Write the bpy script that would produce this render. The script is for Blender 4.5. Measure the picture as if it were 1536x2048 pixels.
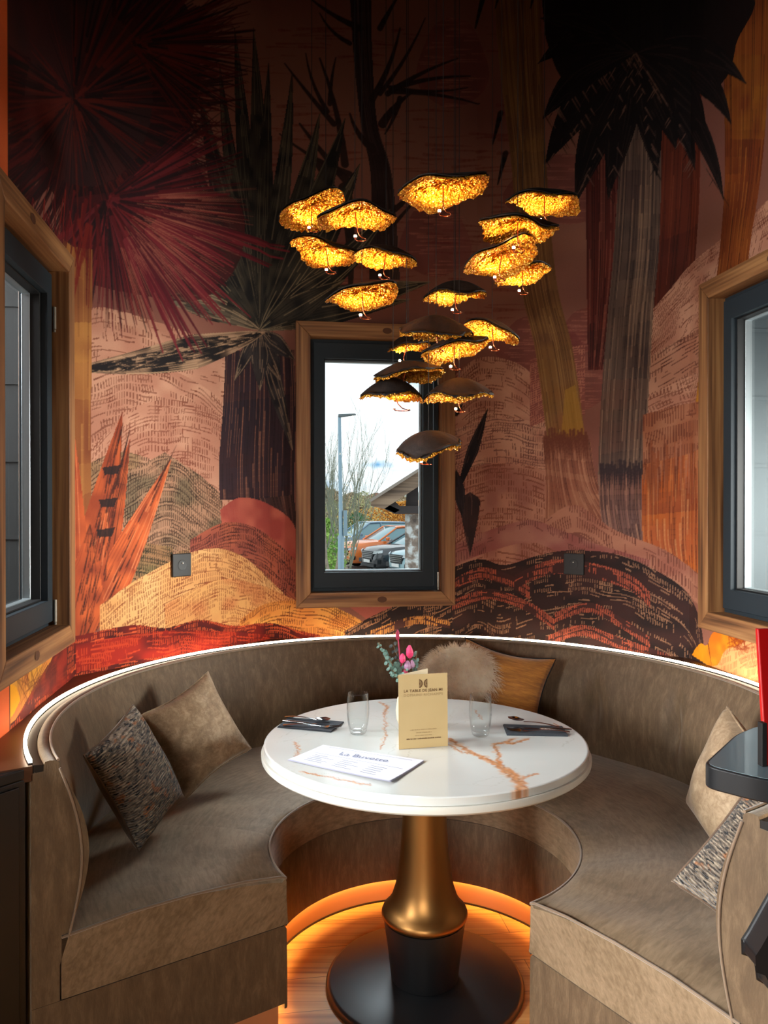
import bpy, bmesh, math, random
import numpy as np
from mathutils import Vector, Matrix, Euler, Quaternion

PI = math.pi
scene = bpy.context.scene
for _o in list(bpy.data.objects):
    bpy.data.objects.remove(_o)
COL = scene.collection
random.seed(7)
RNG = np.random.default_rng(11)

# ------------------------------------------------------------------ camera
F = 1530.0            # focal length in pixels of the 1536 x 2048 frame
CH = 1.475            # camera height
HY = 1015.0           # row of the horizon
cd = bpy.data.cameras.new('camera')
cd.sensor_fit = 'VERTICAL'; cd.sensor_height = 24.0; cd.lens = 24.0 * F / 2048.0
cd.clip_start = 0.05; cd.clip_end = 1000
cam = bpy.data.objects.new('camera', cd); COL.objects.link(cam)
cam.location = (0, 0, CH)
cam.rotation_euler = (PI / 2 - math.atan((1024 - HY) / F), 0, 0)
scene.camera = cam

# ------------------------------------------------------------------ exposure
scene.view_settings.view_transform = 'Standard'
scene.view_settings.look = 'None'
scene.view_settings.gamma = 1.0
scene.view_settings.use_curve_mapping = False
scene.view_settings.exposure = 0.0
scene.cycles.use_denoising = True
scene.cycles.max_bounces = 7
scene.cycles.diffuse_bounces = 4
scene.cycles.glossy_bounces = 3
scene.cycles.transparent_max_bounces = 16
scene.cycles.sample_clamp_indirect = 4.0
scene.cycles.caustics_reflective = False
scene.cycles.caustics_refractive = False

# ------------------------------------------------------------------ sky
wd = bpy.data.worlds.new('sky'); scene.world = wd; wd.use_nodes = True
nt = wd.node_tree; nt.nodes.clear()
w_out = nt.nodes.new('ShaderNodeOutputWorld'); w_bg = nt.nodes.new('ShaderNodeBackground')
w_tc = nt.nodes.new('ShaderNodeTexCoord'); w_mp = nt.nodes.new('ShaderNodeMapping')
w_no = nt.nodes.new('ShaderNodeTexNoise'); w_rp = nt.nodes.new('ShaderNodeValToRGB')
w_mp.inputs['Scale'].default_value = (5, 5, 22); w_mp.inputs['Location'].default_value = (0.3, 0.0, -0.27)
w_no.inputs['Scale'].default_value = 1.0; w_no.inputs['Detail'].default_value = 5
w_rp.color_ramp.elements[0].position = 0.57; w_rp.color_ramp.elements[0].color = (0.95, 1.0, 1.02, 1)
w_rp.color_ramp.elements[1].position = 0.80; w_rp.color_ramp.elements[1].color = (0.30, 0.50, 0.72, 1)
nt.links.new(w_tc.outputs['Generated'], w_mp.inputs['Vector'])
nt.links.new(w_mp.outputs['Vector'], w_no.inputs['Vector'])
nt.links.new(w_no.outputs['Fac'], w_rp.inputs['Fac'])
# one ragged gap of blue low over the woods
w_s = nt.nodes.new('ShaderNodeVectorMath'); w_s.operation = 'SUBTRACT'; w_s.inputs[1].default_value = (-0.008, 1.0, 0.056)
w_m = nt.nodes.new('ShaderNodeVectorMath'); w_m.operation = 'MULTIPLY'; w_m.inputs[1].default_value = (42, 0, 130)
w_l = nt.nodes.new('ShaderNodeVectorMath'); w_l.operation = 'LENGTH'
w_n2 = nt.nodes.new('ShaderNodeTexNoise'); w_n2.inputs['Scale'].default_value = 70; w_n2.inputs['Detail'].default_value = 4
w_a = nt.nodes.new('ShaderNodeMath'); w_a.operation = 'MULTIPLY_ADD'; w_a.inputs[1].default_value = 1.6
w_r2 = nt.nodes.new('ShaderNodeValToRGB'); w_r2.color_ramp.elements[0].position = 0.0; w_r2.color_ramp.elements[0].color = (1, 1, 1, 1); w_r2.color_ramp.elements[1].position = 0.9; w_r2.color_ramp.elements[1].color = (0, 0, 0, 1)
w_h = nt.nodes.new('ShaderNodeMath'); w_h.operation = 'MULTIPLY_ADD'; w_h.inputs[1].default_value = 1.0; w_h.inputs[2].default_value = -0.75
w_x = nt.nodes.new('ShaderNodeMixRGB'); w_x.inputs[2].default_value = (0.16, 0.40, 0.66, 1)
nt.links.new(w_tc.outputs['Generated'], w_s.inputs[0]); nt.links.new(w_s.outputs[0], w_m.inputs[0]); nt.links.new(w_m.outputs[0], w_l.inputs[0])
nt.links.new(w_tc.outputs['Generated'], w_n2.inputs['Vector']); nt.links.new(w_n2.outputs['Fac'], w_a.inputs[0]); nt.links.new(w_l.outputs['Value'], w_a.inputs[2])
nt.links.new(w_a.outputs[0], w_h.inputs[0]); nt.links.new(w_h.outputs[0], w_r2.inputs['Fac']); nt.links.new(w_r2.outputs['Color'], w_x.inputs[0])
nt.links.new(w_rp.outputs['Color'], w_x.inputs[1]); nt.links.new(w_x.outputs[0], w_bg.inputs['Color'])
w_bg.inputs['Strength'].default_value = 1.4
nt.links.new(w_bg.outputs[0], w_out.inputs[0])

# ------------------------------------------------------------------ large lights
def area(name, loc, target, sx, sy, power, color, spread=180):
    l = bpy.data.lights.new(name, 'AREA'); l.shape = 'RECTANGLE'; l.size = sx; l.size_y = sy
    l.energy = power; l.color = color; l.spread = math.radians(spread)
    o = bpy.data.objects.new(name, l); COL.objects.link(o); o.location = loc
    d = Vector(target) - Vector(loc)
    o.rotation_euler = d.to_track_quat('-Z', 'Y').to_euler()
    return o
# daylight from unseen dining room windows at left, then an added front fill
area('dining_room_area_light', (-3.1, 0.1, 1.75), (0.9, 2.2, 0.2), 1.4, 1.0, 62, (0.97, 0.97, 0.95), 78)
area('dining_room_area_light', (-0.7, -3.0, 1.6), (-0.2, 2.8, 0.8), 1.8, 0.8, 8, (1.0, 0.95, 0.88), 50)  # weak fill added from the front to lift the mural
# lamps added out of view to strengthen sky light through the three windows
area('sky_boost_lamp', (0.35, 5.6, 4.1), (-0.02, 3.0, 1.3), 2.2, 1.6, 185, (0.84, 0.94, 1.0), 120)
area('sky_boost_lamp', (-2.45, 2.0, 2.55), (0.85, 2.15, 0.50), 1.1, 1.1, 105, (0.97, 0.98, 1.0), 140)
area('sky_boost_lamp', (2.75, 2.50, 1.50), (-0.60, 3.00, 1.25), 1.0, 0.7, 36, (1.0, 0.96, 0.90), 62)

# ------------------------------------------------------------------ helpers
def srgb(r, g, b):
    f = lambda c: ((c / 255 + 0.055) / 1.055) ** 2.4 if c > 10.3 else c / 255 / 12.92
    return (f(r), f(g), f(b))
def finish(o, label=None, cat=None, group=None, kind=None):
    if label: o['label'] = label
    if cat: o['category'] = cat
    if group: o['group'] = group
    if kind: o['kind'] = kind
    return o
def empty(name, loc=(0, 0, 0), rot=(0, 0, 0), **kw):
    o = bpy.data.objects.new(name, None); COL.objects.link(o)
    o.location = loc; o.rotation_euler = rot; o.empty_display_size = 0.05
    return finish(o, **kw)
def mesh_obj(name, verts, faces, mat=None, parent=None, smooth=False, mats=None, midx=None, **kw):
    me = bpy.data.meshes.new(name)
    me.from_pydata([tuple(v) for v in verts], [], [tuple(f) for f in faces])
    if mats:
        for m in mats: me.materials.append(m)
    elif mat: me.materials.append(mat)
    if midx is not None: me.polygons.foreach_set('material_index', midx)
    if smooth: me.polygons.foreach_set('use_smooth', [True] * len(me.polygons))
    me.update()
    o = bpy.data.objects.new(name, me); COL.objects.link(o)
    if parent: o.parent = parent
    return finish(o, **kw)
class MB:
    """collects vertices and faces of ONE part"""
    def __init__(s): s.v = []; s.f = []; s.m = []
    def add(s, v, f, m=0):
        k = len(s.v); s.v += [tuple(p) for p in v]; s.f += [tuple(i + k for i in q) for q in f]; s.m += [m] * len(f)
        return s
    def box(s, a, b, m=0, xf=None):
        x0, y0, z0 = a; x1, y1, z1 = b
        v = [(x0, y0, z0), (x1, y0, z0), (x1, y1, z0), (x0, y1, z0), (x0, y0, z1), (x1, y0, z1), (x1, y1, z1), (x0, y1, z1)]
        if xf: v = [xf(*p) for p in v]
        return s.add(v, [(0, 3, 2, 1), (4, 5, 6, 7), (0, 1, 5, 4), (1, 2, 6, 5), (2, 3, 7, 6), (3, 0, 4, 7)], m)
    def tube(s, pts, r, n=8, m=0, closed=False, caps=True):
        P = [Vector(p) for p in pts]; N = len(P)
        R = r if hasattr(r, '__len__') else [r] * N
        v = []; prev = None
        for i, p in enumerate(P):
            if closed: t = P[(i + 1) % N] - P[i - 1]
            else: t = P[min(i + 1, N - 1)] - P[max(i - 1, 0)]
            if t.length < 1e-9: t = Vector((0, 0, 1))
            t.normalize()
            if prev is None:
                a = Vector((0, 0, 1)) if abs(t.z) < .9 else Vector((1, 0, 0))
                prev = t.cross(a).normalized()
            e1 = prev - t * prev.dot(t)
            if e1.length < 1e-6: e1 = t.orthogonal()
            e1.normalize(); e2 = t.cross(e1); prev = e1
            for k in range(n):
                a = 2 * PI * k / n
                v.append(p + (e1 * math.cos(a) + e2 * math.sin(a)) * R[i])
        f = []
        for i in range(N if closed else N - 1):
            j = (i + 1) % N
            for k in range(n):
                k2 = (k + 1) % n
                f.append((i * n + k, i * n + k2, j * n + k2, j * n + k))
        if not closed and caps:
            f.append(tuple(range(n))[::-1]); f.append(tuple((N - 1) * n + k for k in range(n)))
        return s.add(v, f, m)
    def lathe(s, prof, n=48, c=(0, 0), m=0):
        v = []; f = []
        for r, z in prof:
            for k in range(n):
                a = 2 * PI * k / n; v.append((c[0] + r * math.cos(a), c[1] + r * math.sin(a), z))
        for i in range(len(prof) - 1):
            for k in range(n):
                k2 = (k + 1) % n
                f.append((i * n + k, i * n + k2, (i + 1) * n + k2, (i + 1) * n + k))
        f.append(tuple(range(n))[::-1]); f.append(tuple((len(prof) - 1) * n + k for k in range(n)))
        return s.add(v, f, m)
    def prism(s, pts, z0, z1, m=0, xf=None):
        n = len(pts); v = [(x, y, z0) for x, y in pts] + [(x, y, z1) for x, y in pts]
        if xf: v = [xf(*p) for p in v]
        f = [tuple(range(n))[::-1], tuple(range(n, 2 * n))] + [(i, (i + 1) % n, n + (i + 1) % n, n + i) for i in range(n)]
        return s.add(v, f, m)
    def obj(s, name, mat, parent=None, smooth=False, **kw):
        if isinstance(mat, (list, tuple)):
            return mesh_obj(name, s.v, s.f, mats=mat, midx=s.m, parent=parent, smooth=smooth, **kw)
        return mesh_obj(name, s.v, s.f, mat, parent, smooth, **kw)
def auto_smooth(o, deg=35):
    me = o.data
    bm = bmesh.new(); bm.from_mesh(me)
    bmesh.ops.recalc_face_normals(bm, faces=bm.faces)
    for f in bm.faces: f.smooth = True
    for e in bm.edges:
        if len(e.link_faces) == 2 and e.calc_face_angle(0) > math.radians(deg): e.smooth = False
    bm.to_mesh(me); bm.free(); return o
def bevel(o, w=0.003, seg=2):
    m = o.modifiers.new('bevel', 'BEVEL'); m.width = w; m.segments = seg; m.limit_method = 'ANGLE'; return o

# ------------------------------------------------------------------ materials
def mat(name, color=(.5, .5, .5), rough=.6, metal=0., spec=.5, sheen=0., emis=None, estr=0., coat=0.):
    m = bpy.data.materials.new(name); m.use_nodes = True
    b = m.node_tree.nodes['Principled BSDF']
    b.inputs['Base Color'].default_value = (*color, 1); b.inputs['Roughness'].default_value = rough
    b.inputs['Metallic'].default_value = metal; b.inputs['Specular IOR Level'].default_value = spec
    b.inputs['Sheen Weight'].default_value = sheen; b.inputs['Coat Weight'].default_value = coat
    if emis: b.inputs['Emission Color'].default_value = (*emis, 1); b.inputs['Emission Strength'].default_value = estr
    return m
def nodes(m): return m.node_tree.nodes, m.node_tree.links, m.node_tree.nodes['Principled BSDF']
def noise_color(m, stops, scale=5, stretch=(1, 1, 1), detail=4, rough=.55, dist=0., bump=0., bscale=None, coord='Object', bstretch=None, bdist=.01):
    N, L, b = nodes(m)
    tc = N.new('ShaderNodeTexCoord'); mp = N.new('ShaderNodeMapping'); mp.inputs['Scale'].default_value = stretch
    L.new(tc.outputs[coord], mp.inputs['Vector'])
    no = N.new('ShaderNodeTexNoise'); no.inputs['Scale'].default_value = scale; no.inputs['Detail'].default_value = detail
    no.inputs['Roughness'].default_value = rough; no.inputs['Distortion'].default_value = dist
    L.new(mp.outputs[0], no.inputs['Vector'])
    rp = N.new('ShaderNodeValToRGB'); e = rp.color_ramp.elements
    while len(e) > 1: e.remove(e[-1])
    e[0].position = stops[0][0]; e[0].color = (*stops[0][1], 1)
    for p, c in stops[1:]:
        q = e.new(p); q.color = (*c, 1)
    L.new(no.outputs['Fac'], rp.inputs['Fac']); L.new(rp.outputs[0], b.inputs['Base Color'])
    if bump:
        n2 = N.new('ShaderNodeTexNoise'); n2.inputs['Scale'].default_value = bscale or scale * 4; n2.inputs['Detail'].default_value = 3
        mp2 = N.new('ShaderNodeMapping'); mp2.inputs['Scale'].default_value = bstretch or stretch
        L.new(tc.outputs[coord], mp2.inputs['Vector']); L.new(mp2.outputs[0], n2.inputs['Vector'])
        bp = N.new('ShaderNodeBump'); bp.inputs['Strength'].default_value = bump; bp.inputs['Distance'].default_value = bdist
        L.new(n2.outputs['Fac'], bp.inputs['Height']); L.new(bp.outputs[0], b.inputs['Normal'])
    return m
def wood(name, c0, c1, c2, axis=2, scale=1., rough=.6, bump=.15):
    """grain running along one object axis, with darker growth lines"""
    m = mat(name, c1, rough)
    N, L, b = nodes(m)
    tc = N.new('ShaderNodeTexCoord'); mp = N.new('ShaderNodeMapping')
    s = [26 * scale] * 3; s[axis] = 1.3 * scale; mp.inputs['Scale'].default_value = s
    L.new(tc.outputs['Object'], mp.inputs['Vector'])
    no = N.new('ShaderNodeTexNoise'); no.inputs['Scale'].default_value = 1.; no.inputs['Detail'].default_value = 5; no.inputs['Distortion'].default_value = .6
    L.new(mp.outputs[0], no.inputs['Vector'])
    s2 = [110 * scale] * 3; s2[axis] = 2.5 * scale
    mp2 = N.new('ShaderNodeMapping'); mp2.inputs['Scale'].default_value = s2
    L.new(tc.outputs['Object'], mp2.inputs['Vector'])
    n2 = N.new('ShaderNodeTexNoise'); n2.inputs['Scale'].default_value = 1.; n2.inputs['Detail'].default_value = 3
    L.new(mp2.outputs[0], n2.inputs['Vector'])
    ad = N.new('ShaderNodeMath'); ad.operation = 'MULTIPLY_ADD'; ad.inputs[1].default_value = .45
    L.new(n2.outputs['Fac'], ad.inputs[0]); 
    sc = N.new('ShaderNodeMath'); sc.operation = 'MULTIPLY'; sc.inputs[1].default_value = .6
    L.new(no.outputs['Fac'], sc.inputs[0]); L.new(sc.outputs[0], ad.inputs[2])
    rp = N.new('ShaderNodeValToRGB'); e = rp.color_ramp.elements
    e[0].position = .36; e[0].color = (*c0, 1); e[1].position = .68; e[1].color = (*c2, 1)
    q = e.new(.52); q.color = (*c1, 1)
    L.new(ad.outputs[0], rp.inputs['Fac']); L.new(rp.outputs[0], b.inputs['Base Color'])
    bp = N.new('ShaderNodeBump'); bp.inputs['Strength'].default_value = bump; bp.inputs['Distance'].default_value = .003
    L.new(ad.outputs[0], bp.inputs['Height']); L.new(bp.outputs[0], b.inputs['Normal'])
    return m
def attr_mat(name, rough=.8, spec=.3, bump=0., bscale=400, coat=0.):
    m = mat(name, (.5, .5, .5), rough, spec=spec, coat=coat)
    N, L, b = nodes(m)
    a = N.new('ShaderNodeAttribute'); a.attribute_name = 'paint'; L.new(a.outputs['Color'], b.inputs['Base Color'])
    if bump:
        tc = N.new('ShaderNodeTexCoord')
        n2 = N.new('ShaderNodeTexNoise'); n2.inputs['Scale'].default_value = bscale; n2.inputs['Detail'].default_value = 2
        L.new(tc.outputs['Object'], n2.inputs['Vector'])
        bp = N.new('ShaderNodeBump'); bp.inputs['Strength'].default_value = bump; bp.inputs['Distance'].default_value = .002
        L.new(n2.outputs['Fac'], bp.inputs['Height']); L.new(bp.outputs[0], b.inputs['Normal'])
    return m
# ------------------------------------------------------------------ the octagonal niche
CX, CY = 0.124, 2.38          # centre of niche, banquette and table
AP = 1.16                     # distance from the centre to each wall
LF = 2 * AP * math.tan(PI / 8)
FANG = [188, 143, 98, 53, 8]  # outward direction of the five walls, left to right
FN = [(math.cos(math.radians(a)), math.sin(math.radians(a))) for a in FANG]
FT = [(math.sin(math.radians(a)), -math.cos(math.radians(a))) for a in FANG]
Z0, Z1 = 0.86, 3.96           # painted height of the wallpaper
RES = 0.0034
GW = int(round(LF / RES)) + 1
GH = int(round((Z1 - Z0) / RES)) + 1
DU = LF / (GW - 1); DZ = (Z1 - Z0) / (GH - 1)
CW = (GW - 1) * 5 + 1
def W(i, s, o, z):
    """point of wall i: s along the wall, o outwards, z up"""
    return (CX + FN[i][0] * (AP + o) + FT[i][0] * s, CY + FN[i][1] * (AP + o) + FT[i][1] * s, z)
def M(px, py):
    """where the wallpaper motif seen at this place of the photograph sits on the unrolled wall (metres)"""
    k = (px - 768) / F
    for i in range(5):
        n = FN[i]; d = n[0] * k + n[1]
        if d <= 1e-6 and i not in (0, 4): continue
        if abs(d) < 1e-6: continue
        t = (AP + n[0] * CX + n[1] * CY) / d
        if t <= 0: continue
        s = (k * t - CX) * FT[i][0] + (t - CY) * FT[i][1]
        if -LF / 2 - 1e-6 <= s <= LF / 2 + 1e-6:
            return (i * LF + s + LF / 2, CH - (py - HY) / F * t)
    if px < 768: return (0.0, CH - (py - HY) / F * 1.9)
    return (4.6, CH - (py - HY) / F * 2.2)

# ------------------------------------------------------------------ painter for the wallpaper motif
class Canvas:
    def __init__(s, w, h, du, dz, u0, z0, base):
        s.w, s.h, s.du, s.dz, s.u0, s.z0 = w, h, du, dz, u0, z0
        s.a = np.empty((h, w, 3), np.float32); s.a[:] = base
        s.U = (u0 + np.arange(w) * du).astype(np.float32); s.Z = (z0 + np.arange(h) * dz).astype(np.float32)
    def box(s, u0, u1, z0, z1):
        i0 = max(0, int((u0 - s.u0) / s.du)); i1 = min(s.w, int((u1 - s.u0) / s.du) + 2)
        j0 = max(0, int((z0 - s.z0) / s.dz)); j1 = min(s.h, int((z1 - s.z0) / s.dz) + 2)
        return i0, i1, j0, j1
    def stroke(s, pts, w0, w1, col, al=1.):
        n = len(pts) - 1; col = np.array(col, np.float32)
        for k in range(n):
            (ax, ay), (bx, by) = pts[k], pts[k + 1]
            ra = w0 + (w1 - w0) * k / n; rb = w0 + (w1 - w0) * (k + 1) / n; r = max(ra, rb) + s.du
            i0, i1, j0, j1 = s.box(min(ax, bx) - r, max(ax, bx) + r, min(ay, by) - r, max(ay, by) + r)
            if i1 <= i0 or j1 <= j0: continue
            X = s.U[None, i0:i1] - ax; Y = s.Z[j0:j1, None] - ay
            dx, dy = bx - ax, by - ay; L = dx * dx + dy * dy + 1e-12
            t = np.clip((X * dx + Y * dy) / L, 0, 1)
            d = np.sqrt((X - t * dx) ** 2 + (Y - t * dy) ** 2)
            m = np.clip((ra + (rb - ra) * t - d) / s.du + .5, 0, 1)[..., None] * al
            s.a[j0:j1, i0:i1] += (col - s.a[j0:j1, i0:i1]) * m
    def mask(s, poly):
        P = np.array(poly); i0, i1, j0, j1 = s.box(P[:, 0].min(), P[:, 0].max(), P[:, 1].min(), P[:, 1].max())
        i1 = max(i0, i1); j1 = max(j0, j1); i0 = min(i0, s.w); i1 = min(max(i1, i0), s.w); j0 = min(j0, s.h); j1 = min(max(j1, j0), s.h)
        X = np.broadcast_to(s.U[None, i0:i1], (j1 - j0, i1 - i0)); Y = np.broadcast_to(s.Z[j0:j1, None], X.shape)
        m = np.zeros(X.shape, bool); n = len(P)
        for k in range(n):
            ax, ay = P[k]; bx, by = P[(k + 1) % n]
            if ay == by: continue
            c = (ay > Y) != (by > Y)
            m ^= c & (X < (bx - ax) * (Y - ay) / (by - ay) + ax)
        return i0, i1, j0, j1, m, X, Y
    def fill(s, poly, col, al=1., var=0., vs=.05, seed=1, col2=None):
        i0, i1, j0, j1, m, X, Y = s.mask(poly)
        if m.size == 0: return
        c = np.empty(m.shape + (3,), np.float32); c[:] = col
        if col2 is not None:
            n = np.clip(vnoise(X / vs, Y / vs, seed) * 1.6 - .3, 0, 1)[..., None]; c = c * (1 - n) + np.array(col2, np.float32) * n
        if var: c = c * (1 + var * (vnoise(X / vs, Y / vs, seed + 5) - .5)[..., None] * 2)
        mm = (m * al)[..., None]; v = s.a[j0:j1, i0:i1]; v += (c - v) * mm
_lat = {}
def vnoise(x, y, seed=0):
    if seed not in _lat: _lat[seed] = np.random.default_rng(seed + 100).random((256, 256)).astype(np.float32)
    T = _lat[seed]; xi = np.floor(x).astype(int); yi = np.floor(y).astype(int); fx = x - xi; fy = y - yi
    fx = fx * fx * (3 - 2 * fx); fy = fy * fy * (3 - 2 * fy)
    a = T[yi & 255, xi & 255]; b = T[yi & 255, (xi + 1) & 255]; c = T[(yi + 1) & 255, xi & 255]; d = T[(yi + 1) & 255, (xi + 1) & 255]
    return (a + (b - a) * fx) * (1 - fy) + (c + (d - c) * fx) * fy
def densify(P, n=6):
    out = []
    for k in range(len(P) - 1):
        for j in range(n):
            t = j / n; out.append((P[k][0] + (P[k + 1][0] - P[k][0]) * t, P[k][1] + (P[k + 1][1] - P[k][1]) * t))
    return out + [P[-1]]
def smooth_poly(P, n=6):
    """Catmull-Rom through photograph points"""
    out = []
    for k in range(len(P) - 1):
        p0 = P[max(k - 1, 0)]; p1 = P[k]; p2 = P[k + 1]; p3 = P[min(k + 2, len(P) - 1)]
        for j in range(n):
            t = j / n
            out.append(tuple(.5 * (2 * p1[c] + (p2[c] - p0[c]) * t + (2 * p0[c] - 5 * p1[c] + 4 * p2[c] - p3[c]) * t * t + (3 * p1[c] - p0[c] - 3 * p2[c] + p3[c]) * t ** 3) for c in (0, 1)))
    return out + [P[-1]]
def MM(P): return [M(*p) for p in P]
cv = Canvas(CW, GH, DU, DZ, 0., Z0, srgb(158, 104, 84))
R_ = random.Random(5)
def S(c): return srgb(*c)

def woven(top, depth, base, ink, ts=.012, ls=.014, thr=.45, lthr=.5, seed=3, base2=None, al=1., slant=0., tick_len=.03, tw=.42, inkal=.9, poly=None, vs=.08):
    """hill: a silhouette line (photo points) over a body woven from ticks and contour lines"""
    T = MM(smooth_poly(top)); bot = [(p[0], p[1] - depth) for p in T]
    pl = MM(densify(poly, 5)) if poly else T + bot[::-1]
    i0, i1, j0, j1, m, X, Y = cv.mask(pl)
    if m.size == 0: return
    tu = np.array([p[0] for p in T]); tz = np.array([p[1] for p in T]); o = np.argsort(tu)
    top_z = np.interp(X[0], tu[o], tz[o])[None, :]
    d = top_z - Y
    c = np.empty(m.shape + (3,), np.float32); c[:] = base
    if base2 is not None:
        n = np.clip(vnoise(X / vs, Y / (vs * .7), seed + 9) * 1.8 - .4, 0, 1)[..., None]; c = c * (1 - n) + np.array(base2, np.float32) * n
    v = cv.a[j0:j1, i0:i1]; mm = m[..., None] * al; v += (c - v) * mm
    wob = (vnoise(X / .09, Y / .09, seed + 2) - .5) * .018
    uu = X + slant * d + wob; td = d + wob * 1.3
    col_id = np.floor(uu / ts); ph = uu / ts - col_id
    trow = np.floor(td / tick_len + .35 * vnoise(X / .12, Y / .12, seed + 6)); tfr = td / tick_len + .35 * vnoise(X / .12, Y / .12, seed + 6) - trow
    tk = (np.abs(ph - .5) < tw * .5) & (tfr < .62 + .3 * vnoise(col_id * .9, trow * .7, seed + 7)) & (vnoise(X / .07, trow * .83, seed) * .75 + .25 * vnoise(col_id * .77, trow * .37, seed + 8) > thr - .04)
    row = np.floor(td / ls); pr = td / ls - row
    ln = (np.abs(pr - .5) < .17) & (vnoise(X / .05, row * .9, seed + 1) > lthr)
    g = (vnoise(X / .03, Y / .03, seed + 4))
    k = ((tk | ln) & m) * (inkal * (.6 + .5 * g))
    k = np.clip(k, 0, 1)[..., None]; v += (np.array(ink, np.float32) - v) * k
def trunk(left, right, base, tints, dark, light, n=46, seed=1, al=1., wmin=.0012, wmax=.0032):
    Lp = MM(smooth_poly(left, 8)); Rp = MM(smooth_poly(right, 8)); r = random.Random(seed)
    cv.fill(Lp + Rp[::-1], base, al, col2=tints[0], vs=.11, seed=seed)
    for q, t in enumerate(tints[1:]):      # watercolour patches
        a = r.uniform(.05, .8)
        for _ in range(2):
            i = int(r.uniform(0, .85) * len(Lp)); j = min(len(Lp) - 1, i + int(len(Lp) * r.uniform(.08, .2)) + 1)
            cv.fill(Lp[i:j + 1] + Rp[i:j + 1][::-1], t, .55, col2=base, vs=.06, seed=seed + q)
    N = len(Lp)
    for k in range(n):
        f = (k + r.uniform(.1, .9)) / n; i = 0
        while i < N - 2:
            L = r.randint(4, 16); j = min(N - 1, i + L)
            if r.random() < .72:
                c = dark if r.random() < .62 else light
                P = [(Lp[q][0] * (1 - f) + Rp[q][0] * f, Lp[q][1] * (1 - f) + Rp[q][1] * f) for q in range(i, j + 1)]
                w = r.uniform(wmin, wmax); cv.stroke(P, w, w * .5, c, r.uniform(.3, .8))
            i = j + r.randint(0, 2)
def blade(a, b, w, base, dark, light, bend=0., n=9, seed=0, al=1., peak=.35, wtip=.0):
    """long palm leaf from a to b (photo points), w = half width in photo pixels, filled and ruled with streaks"""
    r = random.Random(seed); dx, dy = b[0] - a[0], b[1] - a[1]; L = math.hypot(dx, dy); nx, ny = -dy / L, dx / L
    K = 14
    def ctr(t): return (a[0] + dx * t + nx * bend * 4 * t * (1 - t), a[1] + dy * t + ny * bend * 4 * t * (1 - t))
    def wd(t): return w * (min(1, (t / peak) ** .7) if t < peak else (1 - ((t - peak) / (1 - peak)) ** 1.5)) + .4 + wtip * t
    Lp = []; Rp = []
    for k in range(K + 1):
        t = k / K; c = ctr(t); q = wd(t); Lp.append(M(c[0] + nx * q, c[1] + ny * q)); Rp.append(M(c[0] - nx * q, c[1] - ny * q))
    cv.fill(Lp + Rp[::-1], base, al, col2=dark, vs=.05, seed=seed % 40)
    for k in range(n):
        f = (k + .5) / n; i = 0
        while i < K:
            j = min(K, i + r.randint(1, 5))
            if r.random() < .8:
                c = light if r.random() < .5 else dark
                P = [(Lp[q][0] * (1 - f) + Rp[q][0] * f, Lp[q][1] * (1 - f) + Rp[q][1] * f) for q in range(i, j + 1)]
                cv.stroke(P, .0022, .0012, c, r.uniform(.45, .95) * al)
            i = j
def spike(a, b, w, col, al=1., bend=0.):
    dx, dy = b[0] - a[0], b[1] - a[1]; L = math.hypot(dx, dy) + 1e-6; nx, ny = -dy / L, dx / L
    P = [M(a[0] + dx * t + nx * bend * 4 * t * (1 - t), a[1] + dy * t + ny * bend * 4 * t * (1 - t)) for t in (0, .2, .4, .6, .8, 1.)]
    sc = abs(M(a[0] + 1, a[1])[1] - M(a[0] + 1, a[1] + 10)[1]) / 10
    cv.stroke(P, w * sc, .25 * w * sc, col, al)

# --- sky and drifting strokes
SKY = S((148, 98, 82)); 
cv.a[:] = SKY
uu, zz = np.meshgrid(cv.U, cv.Z)
n = vnoise(uu / .5, zz / .3, 1)[..., None]
cv.a[:] = np.array(S((150, 100, 82))) * n + np.array(S((122, 70, 62))) * (1 - n)
for k in range(420):
    px = R_.uniform(480, 1010); py = R_.uniform(60, 640); l = R_.uniform(20, 90)
    if vnoise(np.array([px / 90.]), np.array([py / 60.]), 8)[0] < .5: continue
    spike((px, py), (px + l, py + R_.uniform(-5, 5)), R_.uniform(1, 4), S((118, 48, 40)), .45)
# round pink trees ruled with horizontal strokes
for (cx, cy, rx, ry) in ((870, 480, 70, 75), (1130, 380, 120, 70), (1165, 740, 55, 80), (1080, 690, 85, 60), (1190, 660, 70, 45), (905, 130, 70, 90), (640, 560, 60, 40)):
    el = [(cx + rx * math.cos(t) * (1 + .12 * math.sin(3 * t)), cy + ry * math.sin(t)) for t in np.linspace(0, 2 * PI, 30)]
    cv.fill(MM(el), S((110, 50, 50)), .6, col2=S((132, 66, 62)), seed=int(cx) % 50, vs=.07)
    for k in range(46):
        y = cy + R_.uniform(-1, 1) * ry; q = math.sqrt(max(0, 1 - ((y - cy) / ry) ** 2)) * rx
        x = cx + R_.uniform(-q, q * .6); spike((x, y), (min(x + R_.uniform(20, 60), cx + q), y), 1.3, S((176, 112, 92)), .5)

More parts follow.
